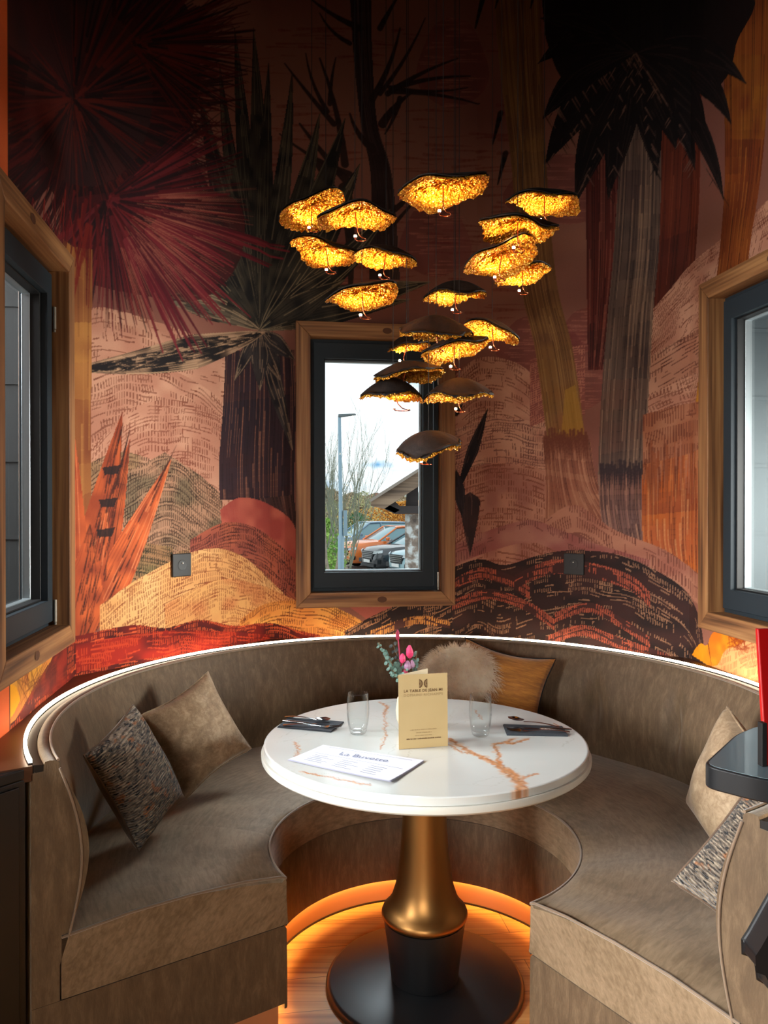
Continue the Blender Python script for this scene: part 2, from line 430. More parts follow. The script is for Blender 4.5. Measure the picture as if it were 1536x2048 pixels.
# --- distant woven hills, both sides
PK = S((204, 150, 122)); PK2 = S((184, 126, 102)); BR = S((122, 68, 50)); BR2 = S((86, 44, 34))
woven([(140, 640), (200, 615), (300, 640), (420, 680), (480, 700)], .5, PK, BR, seed=11, base2=PK2, thr=.66, lthr=.7)
woven([(130, 760), (230, 725), (330, 735), (430, 790), (480, 860)], .45, PK2, BR, seed=12, base2=PK, thr=.55, lthr=.62, ls=.016)
woven([(180, 900), (260, 820), (350, 800), (440, 830), (470, 900)], .40, PK, S((128, 70, 52)), seed=13, base2=PK2, thr=.52, lthr=.58)
woven([(130, 960), (230, 905), (330, 930), (440, 990)], .35, PK, S((70, 44, 30)), seed=14, base2=S((150, 116, 84)), thr=.38, lthr=.4, ts=.010)
woven([(225, 960), (330, 905), (400, 950), (445, 990)], .45, S((172, 128, 100)), S((52, 34, 24)), seed=15, base2=S((120, 100, 76)), thr=.3, lthr=.4, ts=.010, poly=[(225, 960), (330, 905), (400, 950), (445, 990), (445, 1080), (330, 1110), (215, 1190), (200, 1080)])
woven([(150, 1120), (260, 1080), (340, 1095)], .3, S((150, 110, 76)), S((46, 44, 28)), seed=16, base2=S((116, 108, 70)), thr=.38, lthr=.4, ts=.010, poly=[(150, 1120), (260, 1080), (345, 1095), (345, 1150), (240, 1210), (150, 1240)])
# right side
woven([(900, 760), (960, 715), (1040, 730), (1100, 790)], .9, PK2, BR, seed=21, base2=PK, thr=.5, lthr=.55)
woven([(905, 860), (1000, 835), (1100, 850)], .7, PK, S((116, 72, 62)), seed=22, base2=PK2, thr=.48, lthr=.5)
woven([(905, 960), (960, 930), (1050, 930), (1110, 950)], .5, PK2, BR, seed=23, base2=S((158, 100, 84)), thr=.4, lthr=.6, ls=.02)
woven([(1060, 720), (1110, 700), (1170, 690)], .3, S((140, 80, 70)), S((190, 120, 96)), seed=27, thr=.5, lthr=.3, ls=.01)

# --- thin dark tree with cut off branches
BK = S((44, 30, 28)); BK2 = S((56, 40, 38))
trunk([(700, -10), (708, 120), (722, 250), (742, 360), (738, 560)], [(742, -10), (745, 120), (755, 250), (785, 360), (800, 560)], BK, [BK2, S((70, 50, 48))], S((30, 20, 20)), S((90, 66, 60)), n=14, seed=31)
for a, b, w in (((690, 330), (640, 120), 8), ((668, 250), (570, 130), 6), ((655, 225), (612, 110), 5), ((660, 210), (672, 118), 5), ((700, 370), (600, 250), 9),
                ((700, 350), (560, 270), 6), ((745, 300), (700, 230), 8), ((745, 200), (800, 60), 7), ((760, 190), (850, 40), 5), ((775, 190), (915, 120), 6), ((785, 180), (940, 155), 6),
                ((780, 178), (935, 178), 5), ((785, 185), (958, 210), 6), ((800, 200), (770, 270), 6), ((765, 250), (820, 190), 9), ((720, 60), (620, 0), 7), ((700, 90), (640, 30), 5),
                ((760, 60), (800, -10), 6), ((790, 420), (840, 360), 6), ((900, 820), (930, 790), 4), ((770, 470), (850, 380), 5), ((690, 380), (700, 600), 14), ((640, 330), (700, 420), 10)):
    spike(a, b, w, BK, .95, bend=R_.uniform(-8, 8))
# --- grey green palm leaves fanning up and out of the big dark trunk
GG = S((66, 60, 50)); GD = S((30, 28, 28)); GL = S((146, 128, 100))
core = (520, 660)
for k, (tx, ty, w, bd) in enumerate(((470, 60, 20, 0), (508, 60, 22, 6), (538, 130, 18, 0), (440, 130, 18, -8), (400, 190, 26, -6), (585, 150, 20, 8), (640, 230, 26, 10), (690, 240, 30, 12),
                                     (380, 300, 30, -10), (340, 370, 28, -10), (330, 470, 30, -6), (300, 520, 26, -6), (720, 330, 34, 12), (780, 420, 30, 12), (860, 565, 36, -8), (820, 600, 24, -4), (740, 500, 30, 0), (690, 560, 26, 0))):
    blade(core, (tx, ty), w, GG, GD, GL if k > 9 else S((104, 92, 74)), bend=bd, n=9, seed=60 + k, peak=.4)
blade(core, (310, 595), 26, S((110, 96, 78)), S((34, 28, 26)), S((176, 148, 116)), bend=14, n=10, seed=81, peak=.45)
# trunk
trunk([(452, 700), (446, 820), (438, 930), (440, 1000)], [(588, 700), (592, 800), (590, 900), (588, 1000)], S((54, 32, 36)), [S((44, 30, 38)), S((78, 46, 44)), S((50, 36, 46))], S((28, 16, 20)), S((150, 98, 76)), n=60, seed=32)
trunk([(500, 1000), (520, 1050), (560, 1100)], [(588, 990), (592, 1040), (592, 1120)], S((54, 34, 36)), [S((70, 44, 40))], S((26, 18, 18)), S((120, 80, 64)), n=26, seed=33)
for tx, ty, w in ((585, 900, 16), (560, 760, 20), (590, 720, 18), (470, 760, 14), (520, 780, 18)):
    blade(core, (tx, ty), w, S((60, 52, 50)), S((30, 24, 28)), S((150, 122, 98)), n=7, seed=tx, peak=.4)
blade((530, 665), (133, 740), 34, S((176, 138, 108)), S((26, 20, 20)), S((200, 160, 124)), bend=-13, n=15, seed=90, peak=.35)
for k in range(330):   # black strokes of the long leaf
    t = R_.random() ** .75; x = 530 - 397 * t; y = 665 + 75 * t + 52 * t * (1 - t) + R_.uniform(-1, 1) * 29 * min(1, t / .3) * (1 - t) ** .8
    spike((x, y), (x - R_.uniform(8, 26), y + R_.uniform(-1, 6)), R_.uniform(1.0, 2.4), S((24, 18, 20)), .85)

# --- dark red palm burst, upper left
cv.fill(MM(smooth_poly([(20, -20), (330, -20), (400, 120), (380, 260), (330, 400), (220, 440), (120, 400), (60, 300), (10, 160)])), S((58, 18, 20)), .92, col2=S((34, 14, 20)), vs=.1, seed=7)
for k in range(620):      # ragged rim of the dark crown
    a_ = R_.uniform(-1.2, 3.6); x0 = 180 + 170 * math.cos(a_); y0 = 200 + 220 * math.sin(a_); L = R_.uniform(40, 150)
    spike((x0 - 40 * math.cos(a_), y0 - 40 * math.sin(a_)), (x0 + L * math.cos(a_ + R_.uniform(-.5, .5)), y0 + L * math.sin(a_ + R_.uniform(-.5, .5))), R_.uniform(2, 6), S(R_.choice([(58, 18, 20), (40, 14, 18), (84, 24, 22), (30, 20, 20)])), .9)
cv.fill(MM(smooth_poly([(130, 400), (300, 380), (470, 400), (480, 520), (400, 600), (280, 590), (170, 560), (120, 480)])), S((74, 22, 26)), .85, col2=S((50, 18, 22)), vs=.06, seed=6)
for k in range(1100):
    cxp, cyp = R_.choice(((215, 400), (215, 400), (150, 200), (260, 90)))
    ang = R_.uniform(-.75, 1.55) if cyp == 400 else R_.uniform(-PI, PI)
    if cyp == 400 and R_.random() < .35: ang = R_.uniform(1.2, 2.5)
    L = R_.uniform(60, 290) * (1 if math.cos(ang) > -.3 else .6)
    if cyp == 90: L = R_.uniform(80, 260); ang = R_.uniform(-.5, 1.)
    st = R_.uniform(.05, .5) * L
    a = (cxp + math.cos(ang) * st, cyp + math.sin(ang) * st); b = (cxp + math.cos(ang) * L, cyp + math.sin(ang) * L)
    c = R_.choice([(92, 22, 28), (74, 16, 20), (120, 34, 38), (44, 18, 24), (108, 34, 40), (34, 16, 20)]) if a[1] > 300 else R_.choice([(60, 20, 20), (84, 22, 18), (34, 14, 16), (28, 14, 18), (96, 30, 22)])
    if b[0] > 520: continue
    spike(a, b, R_.uniform(1.5, 5), S(c), .85)
for k in range(60):
    ang = R_.uniform(.25, 1.25); L = R_.uniform(240, 385)
    a = (215 + math.cos(ang) * 120, 400 + math.sin(ang) * 90); b = (215 + math.cos(ang) * L, 400 + math.sin(ang) * L * .92)
    spike(a, b, R_.uniform(5, 9), S(R_.choice([(104, 24, 36), (84, 20, 30), (120, 36, 44)])), .95)
for k in range(170):
    ang = R_.uniform(-.1, 1.3); L = R_.uniform(120, 300); st = R_.uniform(.4, .8) * L
    spike((215 + math.cos(ang) * st, 400 + math.sin(ang) * st), (215 + math.cos(ang) * L, 400 + math.sin(ang) * L), 1.0, S((176, 100, 82)), .4)
# yellow brown trunk beside the left window
trunk([(128, 480), (131, 700), (133, 900), (134, 1200)], [(186, 500), (184, 700), (182, 900), (182, 1100)], S((150, 92, 48)), [S((176, 116, 60)), S((128, 60, 34)), S((186, 128, 62)), S((110, 48, 30))], S((96, 44, 26)), S((190, 130, 70)), n=20, seed=34)
for k in range(40):
    x = R_.uniform(60, 200); y = R_.uniform(380, 470)
    spike((x, y), (x + R_.uniform(-30, 24), y + R_.uniform(60, 170)), R_.uniform(2, 5), S(R_.choice([(100, 22, 24), (124, 34, 26), (80, 18, 20)])), .9)

# --- orange pointed leaves, lower left
OR = S((206, 98, 50)); OD = S((58, 26, 20)); OL = S((226, 132, 84))
for k, (a, b, w) in enumerate((((150, 1290), (245, 825), 40), ((150, 1250), (150, 880), 26), ((170, 1290), (260, 880), 30), ((170, 1280), (342, 920), 34), ((200, 1290), (348, 1150), 26), ((140, 1290), (215, 1000), 40), ((160, 1300), (180, 1050), 40))):
    blade(a, b, w, OR, S((150, 64, 36)), OL if k % 2 else OD, n=10, seed=100 + k, peak=.3)
for k in range(150):
    t = R_.random(); bx = R_.choice(((150, 1290, 245, 850), (170, 1280, 335, 930), (165, 1280, 250, 900), (200, 1285, 340, 1160)))
    x = bx[0] + (bx[2] - bx[0]) * t + R_.uniform(-26, 26) * (1 - t); y = bx[1] + (bx[3] - bx[1]) * t
    dx = (bx[2] - bx[0]); dy = (bx[3] - bx[1]); L = math.hypot(dx, dy)
    q = R_.uniform(20, 60); spike((x, y), (x + dx / L * q, y + dy / L * q), R_.uniform(.8, 2.2), OD, .8)
for (x, y) in ((215, 1000), (210, 1060), (222, 935)): cv.fill(MM([(x - 18, y), (x + 20, y - 5), (x + 14, y + 13), (x - 12, y + 15)]), S((36, 24, 24)), .95)

# --- rounded ochre hills below, left and middle
cv.fill(MM(smooth_poly([(440, 1020), (480, 995), (540, 1010), (592, 1060), (592, 1180), (520, 1180), (450, 1100)])), S((190, 96, 76)), .95, col2=S((160, 66, 56)), seed=18)
woven([(380, 1080), (450, 1045), (520, 1060), (592, 1120)], .3, S((150, 76, 60)), S((60, 26, 24)), seed=41, base2=S((176, 92, 66)), thr=.35, lthr=.5, ts=.010)
woven([(200, 1210), (290, 1150), (400, 1100), (480, 1110), (560, 1180), (600, 1230)], .35, S((222, 160, 98)), S((132, 66, 38)), seed=42, base2=S((232, 178, 116)), thr=.34, lthr=.62, ts=.0105, tick_len=.02)
woven([(330, 1210), (430, 1160), (520, 1170), (590, 1200), (700, 1235)], .3, S((226, 166, 100)), S((150, 76, 42)), seed=43, base2=S((214, 140, 84)), thr=.32, lthr=.66, ts=.0095, tick_len=.018)
woven([(480, 1240), (540, 1205), (640, 1205), (720, 1240), (740, 1262)], .25, S((222, 140, 66)), S((110, 50, 24)), seed=44, base2=S((236, 168, 84)), thr=.35, lthr=.6, ts=.009)
cv.fill(MM(smooth_poly([(700, 1215), (730, 1200), (800, 1205), (770, 1228), (735, 1240)])), S((176, 92, 78)), .9)
# --- leaning yellow trunk, its neighbours, roots
trunk([(985, -20), (1000, 150), (1022, 330), (1040, 560), (1070, 700), (1092, 860), (1105, 930)], [(1080, -20), (1085, 150), (1092, 330), (1112, 560), (1145, 700), (1168, 860), (1172, 930)],
      S((140, 100, 58)), [S((120, 82, 54)), S((156, 96, 60)), S((130, 92, 40)), S((104, 66, 46))], S((84, 50, 34)), S((172, 128, 78)), n=34, seed=35)
cv.fill(MM([(1130, 780), (1150, 770), (1168, 860), (1160, 900), (1120, 895)]), S((178, 130, 44)), .55)
trunk([(1168, -20), (1170, 330), (1172, 500), (1174, 650), (1176, 740)], [(1240, -20), (1235, 330), (1232, 500), (1218, 640), (1204, 740)], S((84, 34, 30)), [S((104, 42, 34)), S((66, 28, 26))], S((44, 20, 18)), S((150, 86, 68)), n=26, seed=36)
trunk([(1322, -20), (1316, 250), (1306, 460), (1296, 680)], [(1406, -20), (1400, 250), (1396, 420), (1380, 640)], S((92, 36, 24)), [S((112, 48, 30)), S((66, 28, 22))], S((44, 20, 16)), S((140, 70, 44)), n=26, seed=37)
woven([(1285, 640), (1330, 590), (1380, 530), (1440, 480), (1536, 400)], 1.3, PK, BR, seed=24, base2=PK2, thr=.42, lthr=.62, slant=.5, ts=.011)
woven([(1285, 720), (1340, 690), (1410, 650)], .5, PK, S((92, 46, 36)), seed=25, base2=S((180, 122, 96)), thr=.5, lthr=.5)
woven([(1285, 800), (1340, 770), (1410, 740)], .6, PK2, BR, seed=26, base2=PK, thr=.44, lthr=.5, slant=-.3)
trunk([(1246, -20), (1240, 250), (1228, 480), (1214, 640), (1202, 800), (1196, 960), (1200, 990)], [(1326, -20), (1322, 250), (1318, 480), (1306, 620), (1296, 800), (1288, 940), (1284, 990)],
      S((108, 88, 76)), [S((88, 68, 62)), S((126, 100, 84)), S((70, 58, 56)), S((120, 84, 70))], S((52, 38, 36)), S((160, 128, 104)), n=44, seed=38)
trunk([(1440, -20), (1446, 200), (1448, 350), (1440, 480), (1430, 570)], [(1540, -20), (1532, 200), (1520, 350), (1500, 480), (1490, 570)], S((122, 56, 24)), [S((150, 78, 30)), S((96, 40, 20)), S((160, 96, 30))], S((60, 24, 14)), S((176, 106, 44)), n=24, seed=39)
trunk([(1408, 640), (1398, 740), (1388, 830), (1378, 900)], [(1440, 640), (1430, 740), (1424, 830), (1420, 900)], S((176, 112, 34)), [S((200, 140, 36)), S((150, 80, 30))], S((110, 50, 24)), S((210, 150, 60)), n=14, seed=40)
# roots and base of the trunks
trunk([(1085, 880), (1092, 960), (1090, 1040)], [(1180, 880), (1200, 980), (1260, 1060)], S((150, 92, 70)), [S((168, 112, 86)), S((120, 62, 50))], S((92, 48, 40)), S((190, 132, 102)), n=54, seed=45)
trunk([(1196, 950), (1200, 1020), (1210, 1080)], [(1290, 940), (1290, 1020), (1300, 1090)], S((116, 86, 80)), [S((140, 100, 88)), S((80, 58, 56))], S((62, 42, 42)), S((176, 130, 106)), n=50, seed=46)
for k in range(30): spike((1200 + k * 3, 930 + R_.uniform(-10, 10)), (1200 + k * 3 + R_.uniform(-3, 3), 960 + R_.uniform(0, 22)), 2.4, S((56, 44, 48)), .9)
woven([(1285, 830), (1340, 815), (1410, 800)], .4, S((176, 116, 86)), S((112, 58, 40)), seed=28, base2=S((160, 96, 66)), thr=.35, lthr=.8, ts=.011, tick_len=.09)
trunk([(1285, 930), (1284, 1000), (1286, 1080), (1300, 1120)], [(1415, 890), (1412, 980), (1410, 1080), (1410, 1180)], S((170, 88, 48)), [S((196, 100, 44)), S((140, 66, 36)), S((180, 116, 78)), S((206, 110, 40))], S((100, 46, 28)), S((206, 140, 90)), n=62, seed=47)
for k in range(60):
    x = R_.uniform(1285, 1410); spike((x, R_.uniform(880, 940)), (x + R_.uniform(-3, 3), R_.uniform(960, 1010)), 2.2, S(R_.choice([(112, 56, 36), (176, 112, 84), (150, 80, 46)])), .8)
for k in range(34): spike((1088 + k * 2.6, 870 + R_.uniform(-14, 8)), (1090 + k * 2.6, 905 + R_.uniform(-6, 24)), 2.6, S((112, 60, 44)), .85)
woven([(1090, 1040), (1150, 1010), (1230, 1060), (1330, 1100), (1400, 1150)], .12, S((178, 120, 96)), S((110, 62, 50)), seed=48, base2=S((158, 98, 80)), thr=.4, lthr=.8, ts=.011, tick_len=.06)
woven([(905, 1090), (980, 1060), (1060, 1040), (1120, 1060), (1200, 1090), (1300, 1120)], .10, S((170, 112, 96)), S((104, 56, 52)), seed=49, base2=S((150, 86, 78)), thr=.42, lthr=.8, ts=.011, tick_len=.06)
woven([(905, 1135), (960, 1118), (1010, 1130), (1080, 1110), (1150, 1100), (1240, 1110), (1310, 1140), (1370, 1180), (1400, 1240)], .05, S((46, 30, 30)), S((150, 90, 72)), seed=50, thr=.35, lthr=.8, ts=.010)
# near black woven hills, right
DK = S((40, 28, 28)); TN = S((176, 126, 92)); PO = S((186, 92, 66))
woven([(690, 1262), (760, 1225), (830, 1195), (900, 1170), (960, 1150), (1010, 1165)], .5, DK, TN, seed=51, thr=.62, lthr=.66, ts=.009, tick_len=.02, inkal=.8)
woven([(905, 1135), (960, 1118), (1010, 1130), (1080, 1110), (1150, 1100), (1240, 1110), (1310, 1140), (1370, 1180), (1400, 1240), (1412, 1330)], .6, DK, S((172, 128, 98)), seed=52, base2=S((58, 36, 34)), thr=.66, lthr=.72, ts=.010, tick_len=.02, inkal=.75)
for q, (top, dep) in enumerate((([(905, 1160), (960, 1135), (1020, 1150), (1060, 1175)], .07), ([(1030, 1150), (1100, 1120), (1180, 1125), (1260, 1150), (1300, 1185)], .08), ([(905, 1200), (980, 1178), (1060, 1205), (1110, 1240)], .06), ([(1110, 1225), (1180, 1205), (1250, 1240), (1300, 1275)], .055), ([(1090, 1275), (1160, 1250), (1240, 1275), (1340, 1310)], .06), ([(740, 1262), (830, 1232), (900, 1240)], .05))):
    woven(top, dep * .8, S((66, 38, 36)), PO if q != 5 else S((206, 140, 70)), seed=53 + q, thr=.38, lthr=.75, ts=.0095, tick_len=.03, tw=.55)
# dark thin leaves right of the window
blade((915, 985), (975, 818), 11, S((40, 32, 34)), S((24, 20, 24)), S((76, 56, 52)), n=4, seed=141, peak=.5)
blade((940, 985), (940, 1110), 20, S((78, 50, 44)), S((48, 34, 34)), S((104, 70, 58)), n=6, seed=142, peak=.1)
blade((912, 940), (925, 1035), 12, S((40, 32, 36)), S((26, 22, 26)), S((60, 48, 48)), n=4, seed=143, peak=.4)
blade((905, 835), (925, 808), 6, S((36, 30, 34)), S((26, 22, 26)), S((60, 48, 48)), n=3, seed=144)
# --- black palm crown, upper right
PB = S((26, 18, 18)); PB2 = S((18, 12, 14))
cv.fill(MM(smooth_poly([(1080, -20), (1480, -20), (1470, 90), (1440, 170), (1330, 210), (1230, 215), (1130, 170), (1090, 80)])), PB2, .98)
for k, (tx, ty, w, bd) in enumerate(((1075, 130, 30, 40), (1085, 240, 30, 26), (1090, 330, 34, 20), (1150, 410, 34, 14), (1215, 400, 24, 6), (1312, 352, 26, -4), (1388, 340, 24, -20), (1445, 400, 20, -30), (1460, 250, 30, -40), (1490, 170, 30, -40), (1230, 360, 28, 4), (1120, 300, 34, 20), (1350, 300, 30, -10), (1080, 40, 30, 20), (1410, 260, 30, -20))):
    blade((1270, 110), (tx, ty), w, PB, PB2, S((52, 38, 36)), bend=bd, n=8, seed=160 + k, peak=.5)
for k in range(260):
    t = R_.random(); tgt = R_.choice(((1150, 410), (1215, 390), (1312, 350), (1388, 340), (1445, 395), (1088, 240), (1090, 330)))
    x = 1270 + (tgt[0] - 1270) * t; y = 110 + (tgt[1] - 110) * t; sd = R_.choice((-1, 1)); q = R_.uniform(10, 26)
    spike((x, y), (x + sd * q * .6, y + q), 1.2, S((120, 88, 74)) if R_.random() < .35 else PB2, .8)
for tx, ty in ((985, 290), (995, 370), (990, 20), (1060, 20), (950, 60)): spike((tx + 15, ty - 60), (tx, ty), 7, PB, .9)
# --- red heather band, lower left, running onto the left wall
RD = S((150, 32, 20)); RD2 = S((196, 64, 30))
woven([(20, 1380), (80, 1320), (135, 1280), (200, 1262), (270, 1250), (330, 1256), (400, 1240), (470, 1252), (540, 1246), (600, 1262), (640, 1270)], .5, S((112, 26, 20)), S((226, 96, 50)), seed=61, base2=S((70, 18, 18)), thr=.52, lthr=.6, ts=.009, tick_len=.018, inkal=.75)
woven([(150, 1290), (250, 1272), (330, 1262), (430, 1262), (540, 1270)], .10, RD, RD2, seed=62, base2=S((96, 20, 18)), thr=.4, lthr=.5, ts=.009)
for k in range(0): cv.fill(MM(smooth_poly([(150 + k * 36, 1330), (170 + k * 36, 1306), (200 + k * 36, 1322), (190 + k * 36, 1345)])), S((60, 14, 16)), .5)
# lower part of the left wall: leaves and yellow
cv.fill(MM([(18, 1352), (75, 1330), (110, 1300), (90, 1350), (30, 1440), (18, 1450)]), S((206, 120, 62)), .9, col2=S((226, 160, 60)), seed=9, vs=.04)
for k in range(40): spike((R_.uniform(24, 100), R_.uniform(1310, 1370)), (R_.uniform(30, 90), R_.uniform(1370, 1430)), 1.2, S((96, 38, 24)), .7)
cv.fill(MM([(18, 1365), (32, 1375), (40, 1400), (28, 1425), (18, 1440)]), S((240, 168, 20)), .95)
cv.fill(MM([(95, 1330), (133, 1290), (133, 1380), (60, 1400), (30, 1440), (50, 1405)]), S((130, 34, 22)), .9, col2=S((84, 20, 18)), seed=10, vs=.04)
# lower part of the right wall: bright orange and pinkish hatching
woven([(1440, 1290), (1480, 1270), (1536, 1250)], .5, S((226, 150, 96)), S((176, 100, 60)), seed=71, base2=S((236, 170, 110)), thr=.35, lthr=.7, ts=.008, poly=[(1420, 1310), (1450, 1300), (1500, 1262), (1560, 1240), (1560, 1420), (1424, 1345)])
cv.fill(MM(smooth_poly([(1384, 1310), (1400, 1288), (1415, 1290), (1432, 1262), (1500, 1262), (1480, 1290), (1452, 1300), (1436, 1330), (1418, 1332)])), S((226, 118, 14)), .95, col2=S((236, 150, 20)), seed=12, vs=.03)
for k in range(50): spike((R_.uniform(1455, 1500), R_.uniform(1262, 1300)), (R_.uniform(1455, 1500), R_.uniform(1262, 1310)), 1.4, S((150, 56, 16)), .6)
spike((1417, 1288), (1424, 1334), 1.6, S((60, 24, 16)), 1.)
# orange paint where the wallpaper ends, left
i_end = int(M(19, 1400)[0] / DU)
cv.a[:, :i_end] = srgb(226, 104, 52)
cv.a[:, i_end - 1:i_end + 1] = srgb(70, 34, 24)
cv.a = np.clip(cv.a * (0.985 + 0.05 * (np.random.default_rng(3).random(cv.a.shape[:2])[..., None] - .5)), 0.002, .95).astype(np.float32)

# ------------------------------------------------------------------ walls of the niche
paper = attr_mat('printed wallpaper', .78, .25, bump=.12, bscale=700)
plaster = mat('outside render', srgb(150, 140, 128), .9)
HW, HZ0, HZ1 = .352, 1.035, 2.300       # window opening in each window wall
NAMES = ['wall_left', 'wall_back_left', 'wall_back', 'wall_back_right', 'wall_right']
def grid_wall(i):
    g0 = i * (GW - 1); sub = cv.a[:, g0:g0 + GW]
    s = (np.arange(GW) * DU - LF / 2); z = Z0 + np.arange(GH) * DZ
    Sg, Zg = np.meshgrid(s, z)
    X = CX + FN[i][0] * AP + FT[i][0] * Sg; Y = CY + FN[i][1] * AP + FT[i][1] * Sg
    co = np.stack([X, Y, Zg], -1).reshape(-1, 3)
    idx = np.arange(GW * GH).reshape(GH, GW)
    q = np.stack([idx[:-1, :-1], idx[:-1, 1:], idx[1:, 1:], idx[1:, :-1]], -1).reshape(-1, 4)
    if i in (0, 2, 4):
        cs = (s[:-1] + s[1:]) / 2; cz = (z[:-1] + z[1:]) / 2
        hole = (np.abs(cs)[None, :] < HW) & (cz[:, None] > HZ0) & (cz[:, None] < HZ1)
        q = q[~hole.reshape(-1)]
    nv, nf = len(co), len(q)
    # outside leaf of the wall, 25 cm further out, and the strip down to the floor
    ex = []; exf = []
    def quad(a, b, c, d):
        k = nv + len(ex); ex.extend([a, b, c, d]); exf.append((k, k + 1, k + 2, k + 3))
    h = LF / 2; o = .13; ho = h + .054
    if i in (0, 2, 4):
        for (a, b, c, d) in ((-ho, -HW, 0 - .62, 4.1), (HW, ho, -.62, 4.1), (-HW, HW, -.62, HZ0), (-HW, HW, HZ1, 4.1)):
            quad(W(i, a, o, c), W(i, b, o, c), W(i, b, o, d), W(i, a, o, d))
    else: quad(W(i, -ho, o, -.62), W(i, ho, o, -.62), W(i, ho, o, 4.1), W(i, -ho, o, 4.1))
    quad(W(i, -h, 0, -.02), W(i, h, 0, -.02), W(i, h, 0, Z0), W(i, -h, 0, Z0))
    me = bpy.data.meshes.new(NAMES[i])
    allv = np.concatenate([co, np.array(ex, float)]); allf = np.concatenate([q, np.array(exf, int)])
    me.vertices.add(len(allv)); me.vertices.foreach_set('co', allv.astype(np.float32).ravel())
    me.loops.add(len(allf) * 4); me.loops.foreach_set('vertex_index', allf.astype(np.int32).ravel())
    me.polygons.add(len(allf)); me.polygons.foreach_set('loop_start', np.arange(len(allf), dtype=np.int32) * 4)
    me.polygons.foreach_set('loop_total', np.full(len(allf), 4, np.int32))
    mi = np.zeros(len(allf), np.int32); mi[nf:] = 1
    me.materials.append(paper); me.materials.append(plaster); me.polygons.foreach_set('material_index', mi)
    me.update(calc_edges=True)
    at = me.attributes.new('paint', 'FLOAT_COLOR', 'POINT')
    colr = np.ones((len(allv), 4), np.float32); colr[:nv, :3] = sub.reshape(-1, 3)
    at.data.foreach_set('color', colr.ravel())
    ob = bpy.data.objects.new(NAMES[i], me); COL.objects.link(ob); ob['kind'] = 'structure'
    return ob
for i in range(5): grid_wall(i)
# ------------------------------------------------------------------ floor, ceiling, dining room shell
oak = wood('oiled oak floor', srgb(160, 104, 50), srgb(210, 150, 82), srgb(228, 172, 104), axis=0, scale=.8, rough=.42, bump=.08)
def boards(m):
    N, L, b = nodes(m)
    tc = N.new('ShaderNodeTexCoord'); mp = N.new('ShaderNodeMapping'); br = N.new('ShaderNodeTexBrick')
    mp.inputs['Rotation'].default_value = (0, 0, math.radians(-8))
    br.inputs['Scale'].default_value = 1.; br.inputs['Brick Width'].default_value = 1.6; br.inputs['Row Height'].default_value = .16
    br.inputs['Mortar Size'].default_value = .0012; br.inputs['Color1'].default_value = (1, 1, 1, 1); br.inputs['Color2'].default_value = (.82, .8, .78, 1); br.inputs['Mortar'].default_value = (.25, .2, .15, 1)
    L.new(tc.outputs['Object'], mp.inputs[0]); L.new(mp.outputs[0], br.inputs['Vector'])
    mx = N.new('ShaderNodeMixRGB'); mx.blend_type = 'MULTIPLY'; mx.inputs[0].default_value = 1
    src = b.inputs['Base Color'].links[0].from_socket
    L.new(src, mx.inputs[1]); L.new(br.outputs['Color'], mx.inputs[2]); L.new(mx.outputs[0], b.inputs['Base Color'])
boards(oak)
def octp(k, ap=AP):   # corner between wall k and k+1 (k from -1 to 4)
    a = math.radians(188 + 22.5 - 45 * (k + 1)); r = ap / math.cos(PI / 8)
    return (CX + r * math.cos(a), CY + r * math.sin(a))
FLW = .25
floor_pts = [octp(k, AP + .12) for k in range(-1, 5)]
MB().prism([(-1.1, 1.80), (-3.6, 1.80), (-3.6, -4.1), (3.6, -4.1), (3.6, 1.2), (2.05, 1.2)] + floor_pts[::-1], -.12, 0).obj('floor', oak, kind='structure')
dark_ceiling = mat('dark painted ceiling', srgb(46, 34, 30), .9)
MB().prism([(-3.7, 2.1), (-3.7, -4.2), (3.7, -4.2), (3.7, 2.2)] + [octp(k, AP + .2) for k in range(4, -2, -1)], 3.96, 4.1).obj('ceiling', dark_ceiling, kind='structure')
brownwall = mat('dark brown dining room wall', srgb(92, 66, 52), .85)
def hall_wall(name, a, b, m=brownwall, t=.1):
    a = Vector(a); b = Vector(b); d = (b - a).normalized(); n = Vector((-d.y, d.x)) * t
    MB().prism([tuple(a), tuple(b), tuple(b + n), tuple(a + n)], 0., 3.96).obj(name, m, kind='structure')
oc = octp(-1); oc2 = octp(4)
hall_wall('wall_front_left', (-3.6, 1.75), (oc[0] - .004, 1.75))
hall_wall('wall_hall_left', (-3.6, -4.1), (-3.6, 1.75))
hall_wall('wall_rear', (3.6, -4.1), (-3.6, -4.1))
hall_wall('wall_hall_right', (3.6, 1.2), (3.6, -4.1))
hall_wall('wall_front_right', (1.98, 1.2), (3.6, 1.2), t=.1)
hall_wall('wall_front_right', (oc2[0] + .004, oc2[1]), (1.98, 1.2), t=.1)

